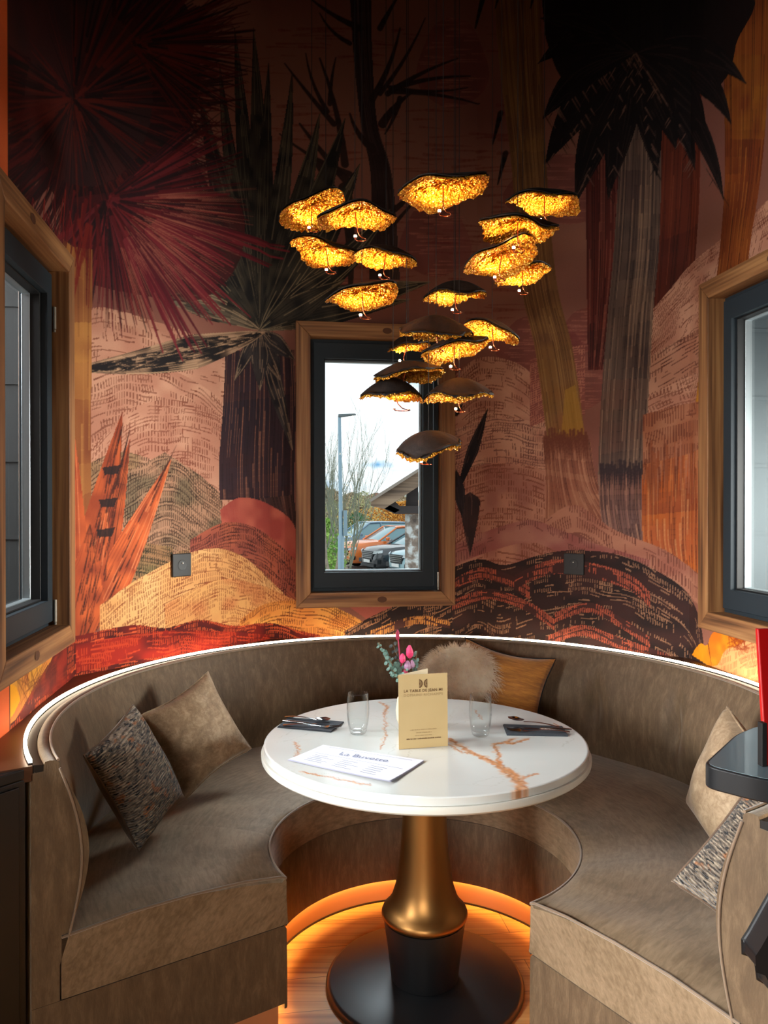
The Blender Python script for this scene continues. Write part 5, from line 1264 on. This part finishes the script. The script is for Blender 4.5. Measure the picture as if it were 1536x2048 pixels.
def pendant(cx, cy, wpx, Z, roll, pitch, lab, hook=(0, 0), seed=0, dome=.05, hooklen=.075, hooksize=.020, lit=True, power=.42):
    """cx, cy: middle of the leaf in the photograph; Z: distance; roll / pitch in degrees"""
    R = wpx * Z / F / 2; rs = random.Random(seed * 13 + 5); X = (cx - 768) / F * Z; zz_ = CH - (cy - HY) / F * Z
    root = empty('pendant_lamp', (X, Z, zz_), label=lab, cat='pendant lamp', group='gold leaf pendant lamps')
    ph = [rs.uniform(0, 2 * PI) for _ in range(4)]
    nr_, na = 12, 56
    tilt = Matrix.Rotation(math.radians(roll), 4, 'Y') @ Matrix.Rotation(math.radians(-pitch), 4, 'X')
    lobes = [rs.uniform(.03, .09) for _ in range(3)]
    def P(rho, a, off, jit):
        e_ = 1 + lobes[0] * math.sin(2 * a + ph[0]) + lobes[1] * math.sin(3 * a + ph[1]) + lobes[2] * .6 * math.sin(5 * a + ph[2])
        r_ = R * rho * e_; q = rs.uniform(-1, 1) * jit
        x_ = r_ * math.cos(a); y_ = r_ * .84 * math.sin(a); h = dome * (1 - rho ** 1.8) - dome * .5 + R * .065 * rho ** 2 * math.sin(2 * a + ph[3]) + R * .05 * rho ** 3 * math.sin(4 * a + ph[1])
        return tilt @ Vector((x_ + q * .6, y_ + q * .4, h + off + q))
    def shell(off, jit, name, m, thick, rmax, flat, nr_, na):
        V = []; Fc = []
        for lay in (0, 1):
            for i in range(nr_ + 1):
                rho = rmax * (i / nr_)
                for k in range(na): V.append(P(max(rho, .004) + (rs.uniform(-.035, .035) if i == nr_ and jit else 0), 2 * PI * (k + .5 * (i % 2)) / na, off + thick * lay, jit if not lay else 0))
        K = (nr_ + 1) * na
        for lay in (0, 1):
            for i in range(nr_):
                for k in range(na):
                    q = (lay * K + i * na + k, lay * K + i * na + (k + 1) % na, lay * K + (i + 1) * na + (k + 1) % na, lay * K + (i + 1) * na + k)
                    Fc.append(q if lay else q[::-1])
        for k in range(na): Fc.append((nr_ * na + k, nr_ * na + (k + 1) % na, K + nr_ * na + (k + 1) % na, K + nr_ * na + k))
        return mesh_obj(name, V, Fc, m, root, smooth=not flat)
    shell(.0015, .0008, 'leaf_shade', leafshell, .004, 1.0, False, nr_, na)
    shell(-.0062, .0046, 'gold_lining', goldleaf, .003, 1.01, True, 15, 78)
    top = dome * .5 + .006
    hx, hy = hook; s_ = hooksize
    pts = [(0, 0, top - .02), (hx * .3, hy * .3, -.02), (hx * .8, hy * .8, -hooklen * .75), (hx + s_ * .4, hy, -hooklen * .95)]
    for k in range(1, 13):
        a = -PI / 2 + 1.55 * PI * k / 12; pts.append((hx + s_ * .4 + s_ * math.cos(a), hy + s_ + s_ * math.sin(a) - s_ * 0, -hooklen + .002 * k / 12))
    end = pts[-1]
    auto_smooth(MB().tube(pts, .0017, 8).obj('copper_arm', copper, root), 60)
    bp_ = (end[0], end[1], end[2] + .004)
    hs_ = MB().tube([end, (end[0], end[1], end[2] + .004)], .004, 10).obj('bulb_holder', copper, root)
    if lit:
        V = MB(); V.lathe([(.0005, 0), (.0036, .001), (.0048, .004), (.0036, .007), (.0005, .008)], 12, (bp_[0], bp_[1])); V.v = [(a_, b_, c_ + bp_[2]) for a_, b_, c_ in V.v]
        V.obj('bulb', bulbm, root, smooth=True)
        l = bpy.data.lights.new('pendant_glow', 'SPOT'); l.energy = power; l.color = (1., .66, .30); l.shadow_soft_size = .012; l.spot_size = math.radians(132); l.spot_blend = .12
        lo = bpy.data.objects.new('pendant_glow', l); COL.objects.link(lo); lo.parent = root; lo.location = (bp_[0], bp_[1], bp_[2] + .012); lo.rotation_euler = (PI, 0, 0)
    MB().tube([(0, 0, dome * .45), (0, 0, 3.958 - zz_)], .0011, 5).obj('hanging_wire', cordm, root)
PEND = [
 (624, 415, 128, 2.45, -24, 16, 'gold leaf pendant at the far left of the cluster, steeply tilted', (.0, -.01)),
 (710, 426, 152, 2.25, -4, 0, 'gold leaf pendant second from the left in the upper row, overlapping the far left one', (.01, 0)),
 (886, 372, 172, 2.10, -6, 3, 'largest gold leaf pendant, topmost in the middle of the cluster', (.0, 0)),
 (1088, 396, 144, 2.40, 5, -3, 'gold leaf pendant farthest right and highest of the right group', (.0, 0)),
 (1035, 448, 160, 2.22, 3, -1, 'long narrow gold leaf pendant just below the farthest right one', (.0, 0)),
 (1003, 510, 144, 2.35, -12, 16, 'big round gold leaf pendant in the middle of the right group', (-.01, 0)),
 (1045, 542, 104, 2.62, -8, 10, 'gold leaf pendant half hidden behind the big round one of the right group', (.0, 0)),
 (652, 498, 124, 2.50, 12, 12, 'gold leaf pendant in the second row at left, drooping to the right', (.01, 0)),
 (772, 508, 122, 2.45, 8, 0, 'gold leaf pendant in the second row, touching the tip of its left neighbour', (-.01, 0)),
 (724, 585, 148, 2.30, -5, 5, 'gold leaf pendant alone in the third row at left, above the window head', (.005, 0)),
 (911, 579, 116, 2.55, -2, -4, 'small gold leaf pendant in the middle of the cluster, between left and right groups', (.0, 0)),
 (984, 655, 112, 2.60, 18, 4, 'gold leaf pendant right of the window head, drooping to the right', (.005, 0)),
 (872, 652, 152, 2.35, 4, -9, 'wide dark backed pendant just above the window corner, thin line of gold', (.005, 0)),
 (816, 684, 78, 2.75, -4, -1, 'smallest gold leaf pendant in front of the window head', (-.02, 0)),
 (908, 690, 134, 2.40, -14, 6, 'gold leaf pendant tilted up to the right over the upper right corner of the window', (.0, 0)),
 (813, 739, 132, 2.45, -6, 2, 'gold leaf pendant against the top of the bright window', (-.02, .03)),
 (786, 776, 122, 2.50, 3, -4, 'dark backed pendant against the sky with a large dangling copper hook', (.02, 0)),
 (918, 776, 134, 2.45, -4, -4, 'dark backed pendant right of the window glass, level with the hooked one', (.0, 0)),
 (857, 880, 140, 2.35, -8, -18, 'lowest pendant of the cluster, only its dark back showing', (-.012, 0)),
]
for k, (cx_, cy_, w_, Z_, ro, pi_, lab, hk) in enumerate(PEND):
    big = k == 16
    pendant(cx_, cy_, w_, Z_, ro, pi_, lab, hk, seed=k + 1, dome=(.026, .032, .026, .034, .034, .022, .022, .028, .036, .026, .046, .036, .055, .040, .034, .042, .055, .055, .045)[k], hooklen=.075 if not big else .07, hooksize=.016 if not big else .026, power=2.3)
# ------------------------------------------------------------------ outside the back window: car park, trees, timber shelter
GZ = -.85
tarm = mat('car park tarmac', srgb(150, 146, 142), .9); noise_color(tarm, [(.3, srgb(136, 132, 128)), (.7, srgb(176, 170, 164))], scale=3)
MB().box((-140, 4.2, GZ - .2), (140, 420, GZ)).obj('ground', tarm, kind='structure')
grav = mat('beige gravel bed', srgb(186, 166, 150), .95); noise_color(grav, [(.3, srgb(146, 126, 112)), (.7, srgb(214, 198, 184))], scale=9, detail=5)
V = [(-5.2, 9), (-.75, 9), (-.62, 15), (-.9, 19.5), (-1.4, 23), (-6, 23)]
MB().prism(V, GZ + .001, GZ + .05).obj('gravel_bed', grav, label='beige gravel bed under the lamp post and shrubs', cat='gravel', kind='stuff')
def out(px, py, Z): return ((px - 768) / F * Z, Z, CH - (py - HY) / F * Z)
# lamp post
lpx, lpz = out(682, 0, 15)[0], 15
pole_m = mat('pale blue grey galvanised steel', srgb(140, 168, 184), .4, metal=.3)
lpst = empty('street_lamp', (lpx, lpz, GZ + .045), label='slim grey street lamp with a flat head, standing in the gravel outside', cat='street lamp')
hgt = out(0, 832, 15)[2] - GZ - .045
auto_smooth(MB().tube([(0, 0, 0), (0, 0, 1.7), (0, 0, 1.75), (-.03, 0, hgt)], [.062, .062, .042, .030], 16).obj('pole', pole_m, lpst), 50)
bevel(MB().add([(-.05, -.07, hgt - .03), (.30, -.05, hgt + .02), (.30, .05, hgt + .02), (-.05, .07, hgt - .03), (-.05, -.07, hgt + .03), (.28, -.04, hgt + .045), (.28, .04, hgt + .045), (-.05, .07, hgt + .03)],
     [(0, 3, 2, 1), (4, 5, 6, 7), (0, 1, 5, 4), (1, 2, 6, 5), (2, 3, 7, 6), (3, 0, 4, 7)]).obj('lamp_head', mat('grey lamp head', srgb(96, 108, 112), .5), lpst), .01)
MB().box((.05, -.05, hgt - 2.9 + .55), (.12, .05, hgt - 2.9 + 1.05)).obj('junction_box', pole_m, lpst)
bark = mat('pale grey bark', srgb(150, 140, 124), .9); noise_color(bark, [(.3, srgb(112, 102, 90)), (.7, srgb(182, 172, 154))], scale=8)
bark2 = mat('greenish grey twig', srgb(132, 138, 120), .9)
rt = random.Random(21)
def grow(mb, p, d, L, r, depth, tips, up=.25, kids=(2, 4), spread=.55, twist=.12):
    pts = [p]; n = 5; q = Vector(p); dd = Vector(d).normalized()
    for k in range(n):
        dd = (dd + Vector((rt.uniform(-1, 1), rt.uniform(-1, 1), rt.uniform(-.4, 1) * 1)) * twist + Vector((0, 0, up * .15))).normalized(); q = q + dd * L / n; pts.append(tuple(q))
    mb.tube(pts, [r * (1 - .55 * k / n) for k in range(n + 1)], 5 if r < .02 else 8, caps=False)
    if depth == 0: tips.append(tuple(q)); return
    for k in range(rt.randint(*kids)):
        i = rt.randint(2, n); nd = (dd + Vector((rt.uniform(-1, 1), rt.uniform(-1, 1), rt.uniform(-.2, .8))) * spread).normalized()
        grow(mb, pts[i], nd, L * rt.uniform(.55, .85), r * .5, depth - 1, tips, up, kids, spread, twist)
def bare_tree(x, y, h, r, lab, nst=5, seed=1, grp=None):
    global rt; rt = random.Random(seed)
    root = empty('bare_tree', (x, y, GZ + .05), label=lab, cat='tree', group=grp)
    mb = MB(); tips = []
    for k in range(nst):
        a = rt.uniform(0, 2 * PI); grow(mb, (.1 * math.cos(a), .1 * math.sin(a), 0), (rt.uniform(-.22, .22), rt.uniform(-.2, .2), 1), h * rt.uniform(.38, .5), r, 4, tips, .5, (2, 4), .42)
    mb.obj('branches', bark2, root, smooth=True)
    mt = MB(); mt.tube([(0, 0, -.02), (.03, 0, .3), (-.02, .02, .8)], [r * 2.2, r * 1.7, r * 1.2], 10); mt.obj('trunk', bark, root, smooth=True); return root
bare_tree(out(694, 0, 19)[0], 19, 3.9, .03, 'bare leafless tree with fine upright twigs behind the street lamp', 7, 3)
def leafy(name, x, y, z, w, h, m, lab, cat, n=900, seed=1, ls=.06, trunks=0, grp=None, d=None):
    r = random.Random(seed); root = empty(name, (x, y, z), label=lab, cat=cat, group=grp); V = []; Fc = []; d = d or w
    for k in range(n):
        a = r.uniform(0, 2 * PI); t = r.random() ** .5; zz = r.random(); k_ = (math.sin(PI * min(1, zz * .85 + .15)) ** .6) * (1 + .25 * math.sin(5 * a + zz * 9))
        c = Vector((w / 2 * t * k_ * math.cos(a), d / 2 * t * k_ * math.sin(a), h * (zz * .92 + .04))); e1 = Vector((r.uniform(-1, 1), r.uniform(-1, 1), r.uniform(-1, 1))).normalized(); e2 = e1.orthogonal().normalized(); s_ = ls * r.uniform(.6, 1.4)
        q = len(V); V += [c - e1 * s_, c + e2 * s_ * .45, c + e1 * s_, c - e2 * s_ * .45]; Fc.append((q, q + 1, q + 2, q + 3))
    MB().add(V, Fc).obj('leaves', m, root)
    st = MB()
    for k in range(max(3, trunks)):
        a = r.uniform(0, 2 * PI); st.tube([(.04 * math.cos(a), .04 * math.sin(a), -.01), (w * .12 * math.cos(a), w * .1 * math.sin(a), h * .5), (w * .25 * math.cos(a), w * .2 * math.sin(a), h * .85)], [.02, .014, .005], 6)
    st.obj('stems', bark, root); return root
def green(name, a, b): m = mat(name, a, .8); return noise_color(m, [(.35, a), (.65, b)], scale=3)
g1 = green('fresh green leaves', srgb(96, 150, 62), srgb(160, 196, 96)); g2 = green('dark evergreen leaves', srgb(48, 92, 62), srgb(86, 128, 84)); g3 = green('ochre beech hedge leaves', srgb(206, 140, 50), srgb(232, 178, 84)); g4 = green('brownish bare wood', srgb(150, 130, 104), srgb(190, 170, 134)); g5 = green('olive twigs', srgb(150, 156, 104), srgb(196, 196, 140))
leafy('leafy_shrub', out(655, 0, 17)[0], 17, GZ + .05, .8, 2.1, g1, 'bright green shrub with a forked pale trunk at the left edge of the window view', 'shrub', 1500, 2, .05, 4)
mb = MB(); mb.tube([(0, 0, 0), (.02, 0, .55), (-.12, 0, 1.2), (-.16, 0, 2.3)], [.06, .045, .035, .02], 8); mb.tube([(.02, 0, .5), (.14, .02, 1.2), (.22, 0, 2.2)], [.04, .03, .015], 8)
t_ = empty('young_tree', (out(663, 0, 16)[0], 16, GZ + .045), label='young tree with a pale forked trunk left of the street lamp', cat='tree'); mb.obj('trunk', bark, t_, smooth=True)
tw = MB(); tp_ = []; rt = random.Random(5)
for k in range(7): grow(tw, (-.14 + .04 * k, 0, 1.2 + .12 * k), (rt.uniform(-.4, .4), rt.uniform(-.3, .3), 1), .9, .014, 2, tp_, .4, (2, 3), .5)
tw.obj('twigs', bark2, t_)
leafy('leafy_shrub', out(645, 0, 20)[0], 20, GZ, .9, 1.3, g1, 'low green shrub at the foot of the forked trunk', 'shrub', 900, 3, .05)
leafy('leafy_shrub', out(712, 0, 37)[0], 37, GZ, 2.0, 2.2, g2, 'dark green bush behind the parked cars at left', 'shrub', 1500, 4, .07)
leafy('leafy_shrub', out(728, 0, 40)[0], 40, GZ, 2.8, 3.3, g5, 'olive coloured twiggy shrub behind the dark green bush', 'shrub', 1600, 5, .05, 8)
leafy('leafy_shrub', out(664, 0, 26)[0], 26, GZ, 1.4, 2.7, g5, 'olive green tall shrub behind the bare tree', 'shrub', 1500, 6, .05, 8)
leafy('beech_hedge', out(830, 0, 46)[0], 46, GZ, 9.5, out(0, 998, 46)[2] - GZ, g3, 'orange brown beech hedge behind the parked cars', 'hedge', 9000, 10, .09, d=2.0)
# fence of slim green posts and wire
fm = mat('green wire fence', srgb(70, 110, 86), .6)
fr_ = empty('wire_fence', (0, 44, GZ), label='green wire fence in front of the beech hedge', cat='fence')
for k in range(7): MB().box((-3.2 + 2.2 * k, -.03, 0), (-3.14 + 2.2 * k, .03, 1.25)).obj('post', fm, fr_)
mb = MB()
for k in range(7): mb.box((-3.2, -.006, .15 + .17 * k), (10, .006, .165 + .17 * k))
mb.obj('wire', fm, fr_)
# woods and hillside
for k, (px, Z, w_, top_, m_) in enumerate(((655, 76, 6, 975, g4), (705, 82, 6, 985, g4), (752, 88, 6, 986, green('russet treetops', srgb(150, 110, 96), srgb(182, 140, 118))), (795, 94, 6, 990, g4), (840, 100, 7, 984, g2))):
    z_ = out(px, top_, Z)[2]
    leafy('woodland_tree', out(px, 0, Z)[0], Z, GZ, w_, z_ - GZ, m_, ['brown leafless woodland behind the car park, leftmost clump', 'brown leafless woodland behind the street lamp', 'russet woodland clump in the middle distance', 'pale brown woodland left of the shelter roof', 'dark evergreen clump behind the shelter'][k], 'trees', 2600, 30 + k, .25, grp=None, d=4)
hv = []; hf = []; xs = np.linspace(-70, 80, 40)
for x_ in xs:
    h = 5.0 + 1.6 * math.sin(x_ * .05 + 1) + .7 * math.sin(x_ * .3) + .4 * math.sin(x_ * 1.3)
    hv += [(x_, 190, GZ), (x_, 215, GZ + h * .7), (x_, 240, GZ + h)]
for k in range(39):
    for j in range(2): hf.append((k * 3 + j, k * 3 + 3 + j, k * 3 + 4 + j, k * 3 + 1 + j))
mesh_obj('hills', hv, hf, green('wooded hillside', srgb(130, 140, 128), srgb(168, 164, 146)), smooth=True, kind='structure')
# cars
tyre = mat('black tyre', srgb(26, 28, 30), .8); wheelm = mat('alloy wheel', srgb(168, 174, 180), .3, metal=.7); glassm = mat('tinted car glass', srgb(110, 150, 160), .08, spec=.8); chrome = mat('chrome trim', srgb(205, 212, 216), .15, metal=1.); plate_m = mat('white number plate', srgb(232, 236, 236), .5); lampm = mat('headlamp lens', srgb(214, 226, 232), .1, spec=.8); blackt = mat('black car trim', srgb(24, 28, 32), .5)
def car(x, y, rz, paint, lab, h=1.55, L=4.4, Wd=1.84, suv=True, chromeb=True):
    """front points to -y before turning"""
    root = empty('parked_car', (x, y, GZ), (0, 0, math.radians(rz)), label=lab, cat='car', group='cars in the car park')
    hw = Wd / 2
    # body: stations from nose to tail (y, half width at belt, belt height, sill height)
    st = [(-L / 2, .60, .62, .30), (-L / 2 + .06, .78, .80, .24), (-L / 2 + .22, .90, .92, .22), (-L / 2 + .7, .96, .99, .22), (-L / 2 + 1.25, 1.0, 1.02, .22), (0, 1.0, 1.02, .22), (L / 2 - 1.0, 1.0, 1.04, .22), (L / 2 - .3, .97, 1.04, .24), (L / 2 - .05, .88, .95, .28), (L / 2, .72, .75, .36)]
    V = []; Fc = []; n = 14
    for (yy, fw, bt, sl) in st:
        w = hw * fw; bt *= h / 1.55
        ring = [(-w * .80, sl), (-w * .97, sl + .10), (-w, (sl + bt) * .52), (-w * .985, bt - .14), (-w * .92, bt - .03), (-w * .62, bt + .012), (0, bt + .03)]
        ring = ring + [(-a_, b_) for a_, b_ in ring[-2::-1]] + [(w * .4, sl - .02), (-w * .4, sl - .02)][:2]
        for a_, b_ in ring: V.append((a_, yy, b_))
        m_ = len(ring)
    for i in range(len(st) - 1):
        for j in range(m_): Fc.append((i * m_ + j, (i + 1) * m_ + j, (i + 1) * m_ + (j + 1) % m_, i * m_ + (j + 1) % m_))
    Fc += [tuple(range(m_)), tuple((len(st) - 1) * m_ + j for j in range(m_))[::-1]]
    b = auto_smooth(MB().add(V, Fc).obj('body', paint, root), 50)
    # greenhouse and roof
    bt = 1.0 * h / 1.55; g = [(-L / 2 + 1.15, .80, bt + .0), (-L / 2 + 1.95, .66, h - .05), (-L / 2 + 2.5, .66, h - .02), (L / 2 - 1.0, .64, h - .04), (L / 2 - .35, .74, bt + .02)]
    V = []; Fc = []
    for yy, fw, zt in g: V += [(-hw * .90 if zt > bt + .1 else -hw * .86, yy if zt < bt + .1 else yy, bt - .02), (-hw * fw * 1.06, yy, zt - .05), (-hw * fw * .8, yy, zt), (hw * fw * .8, yy, zt), (hw * fw * 1.06, yy, zt - .05), (hw * .90 if zt > bt + .1 else hw * .86, yy, bt - .02)]
    for i in range(4):
        for j in range(5): Fc.append((i * 6 + j, (i + 1) * 6 + j, (i + 1) * 6 + j + 1, i * 6 + j + 1))
    auto_smooth(MB().add(V, Fc).obj('windows', glassm, root), 30)
    mb = MB(); V = []; g2_ = g[1:4]
    for yy, fw, zt in g2_: V += [(-hw * fw * 1.10, yy, zt - .065), (-hw * fw * .8, yy, zt + .012), (hw * fw * .8, yy, zt + .012), (hw * fw * 1.10, yy, zt - .065)]
    Fc = [(i * 4 + j, (i + 1) * 4 + j, (i + 1) * 4 + j + 1, i * 4 + j + 1) for i in range(2) for j in range(3)]; mb.add(V, Fc)
    for s_ in (-1, 1):
        mb.tube([(s_ * hw * .84, g[0][0] - .02, bt), (s_ * hw * .77, (g[0][0] + g[1][0]) / 2, (bt + h - .07) / 2), (s_ * hw * .71, g[1][0], h - .07), (s_ * hw * .70, 0, h - .045), (s_ * hw * .69, g[3][0], h - .07), (s_ * hw * .80, g[4][0], bt)], .035, 8)
        mb.tube([(s_ * hw * .92, .15, bt), (s_ * hw * .72, .15, h - .07)], .03, 6)
    auto_smooth(mb.obj('roof', paint, root), 50)
    for s_ in (-1, 1):
        for yy in (-L / 2 + .85, L / 2 - .85):
            w_ = auto_smooth(MB().tube([(s_ * (hw - .22), yy, .33), (s_ * (hw - .01), yy, .33)], .33, 24).obj('tyre', tyre, root), 40)
            auto_smooth(MB().tube([(s_ * (hw - .02), yy, .33), (s_ * (hw + .004), yy, .33)], .21, 18).obj('rim', wheelm, w_), 40)
        hl = [(s_ * hw * .52, -L / 2 - .005, .70), (s_ * hw * .60, -L / 2 + .01, .80), (s_ * hw * .90, -L / 2 + .20, .84), (s_ * hw * .91, -L / 2 + .19, .74)]
        hl2 = [(p[0], p[1] - .03, p[2]) for p in hl]
        MB().add(hl2 + hl, [(0, 1, 2, 3), (7, 6, 5, 4), (0, 4, 5, 1), (1, 5, 6, 2), (2, 6, 7, 3), (3, 7, 4, 0)]).obj('headlamp', lampm, root)
        mr = auto_smooth(MB().box((s_ * hw * 1.0 - .02 if s_ > 0 else -hw * 1.0 - .18, -L / 2 + 1.35, bt + .02), (s_ * hw * 1.0 + .18 if s_ > 0 else -hw * 1.0 + .02, -L / 2 + 1.45, bt + .16)).obj('wing_mirror', paint, root), 40); bevel(mr, .03, 2)
        MB().box((s_ * hw * .75 - .12, -L / 2 - .0, .36), (s_ * hw * .75 + .12, -L / 2 + .14, .50)).obj('fog_lamp', blackt, root)
    gr = MB().add([(-.52, -L / 2 - .012, .78), (.52, -L / 2 - .012, .78), (.40, -L / 2 - .03, .50), (-.40, -L / 2 - .03, .50), (-.52, -L / 2 + .05, .78), (.52, -L / 2 + .05, .78), (.40, -L / 2 + .05, .50), (-.40, -L / 2 + .05, .50)], [(0, 1, 2, 3), (7, 6, 5, 4), (0, 4, 5, 1), (1, 5, 6, 2), (2, 6, 7, 3), (3, 7, 4, 0)]).obj('grille', blackt, root)
    sl = MB()
    for q in range(4): sl.box((-.46 + .025 * q, -L / 2 - .045, .735 - .06 * q), (.46 - .025 * q, -L / 2 - .02, .752 - .06 * q))
    sl.obj('slats', chrome, gr)
    MB().box((-.26, -L / 2 - .055, .385), (.26, -L / 2 - .035, .49)).obj('number_plate', plate_m, root)
    MB().box((-hw * .62, -L / 2 - .03, .24), (hw * .62, -L / 2 + .10, .34)).obj('lower_intake', blackt, root)
    return root
pb = mat('glossy black car paint', srgb(40, 48, 56), .15, spec=.7, coat=.6); po = mat('metallic orange car paint', srgb(226, 120, 50), .25, coat=.6); pbl = mat('steel blue car paint', srgb(110, 140, 164), .2, coat=.5); ps = mat('pale silver blue car paint', srgb(150, 186, 196), .2, coat=.5)
car(1.42, 28.1, -65, pb, 'black car in the row, chrome slatted grille and white number plate', 1.5)
car(2.40, 25.95, -65, ps, 'pale silver blue car partly behind the shelter post', 1.45)
car(.45, 30.3, -65, po, 'orange car parked just behind the black one', 1.62)
car(-.55, 32.6, -65, pbl, 'steel blue car at the back of the row, beside the street lamp', 1.75, 4.6)
# boulder
rbd = random.Random(3); bmb = MB().lathe([(.0, .0), (.42, .0), (.46, .16), (.34, .34), (.14, .42), (0, .43)], 14); bmb.v = [(x_ * rbd.uniform(.88, 1.12), y_ * rbd.uniform(.85, 1.1), z_) for x_, y_, z_ in bmb.v]
o = bmb.obj('boulder', mat('pale boulder', srgb(198, 188, 150), .9), label='pale rounded boulder at the foot of the street lamp', cat='rock'); o.location = (out(686, 0, 21)[0], 21.0, GZ + .0)
# timber shelter, near
shl = empty('timber_shelter', (.40, 10, GZ), label='timber shelter with a sloping roof and one post at the right of the window view', cat='shelter')
tim = wood('weathered timber', srgb(92, 76, 64), srgb(140, 118, 98), srgb(170, 146, 122), axis=0, scale=.5); timd = mat('dark weathered beam', srgb(62, 56, 56), .8); tile = mat('grey brown roof', srgb(150, 140, 130), .85)
def so(px, py, y=10): v = out(px, py, 10); return (v[0] - .40, y - 10, v[2] - GZ)
def slab(P, y0, y1, name, m):
    V = [so(*p, y=y0) for p in P] + [so(*p, y=y1) for p in P]; n = len(P)
    return MB().add(V, [tuple(range(n)), tuple(range(n, 2 * n))[::-1]] + [(i, (i + 1) % n, n + (i + 1) % n, n + i) for i in range(n)]).obj(name, m, shl)
slab([(742, 1003), (742, 1012), (768, 1018), (1010, 860), (1010, 830)], 10, 10.08, 'bargeboard', tim)
slab([(738, 1000), (742, 1004), (1012, 832), (1012, 826)], 9.9, 14.5, 'roof_covering', tile)
slab([(790, 1002), (768, 1018), (790, 1028), (1010, 1028), (1010, 1012), (800, 1012)], 10.1, 10.22, 'beam', timd)
slab([(812, 1028), (815, 975), (838, 962), (838, 1028)], 10.24, 10.32, 'king_post', timd)
slab([(768, 1016), (790, 1026), (800, 1020), (778, 1010)], 10.1, 14.2, 'wall_plate', timd)
stn = mat('mottled timber post', srgb(150, 134, 122), .85); noise_color(stn, [(.35, srgb(104, 94, 88)), (.5, srgb(150, 136, 124)), (.62, srgb(214, 220, 220))], scale=9)
MB().box((.285 - .40, .25, 0), (.46 - .40, .42, 2.235)).obj('post', stn, shl)
MB().box((2.0 - .4, .25, 0), (2.17 - .4, .42, 2.235)).obj('post', stn, shl)
MB().box((2.0 - .4, 4.0, 0), (2.17 - .4, 4.17, 2.235)).obj('post', stn, shl)
# outside light of the distant house
for o in bpy.data.objects:
    if o.type == 'MESH' and o.parent is None and 'label' not in o and 'kind' not in o: print('UNTAGGED', o.name)
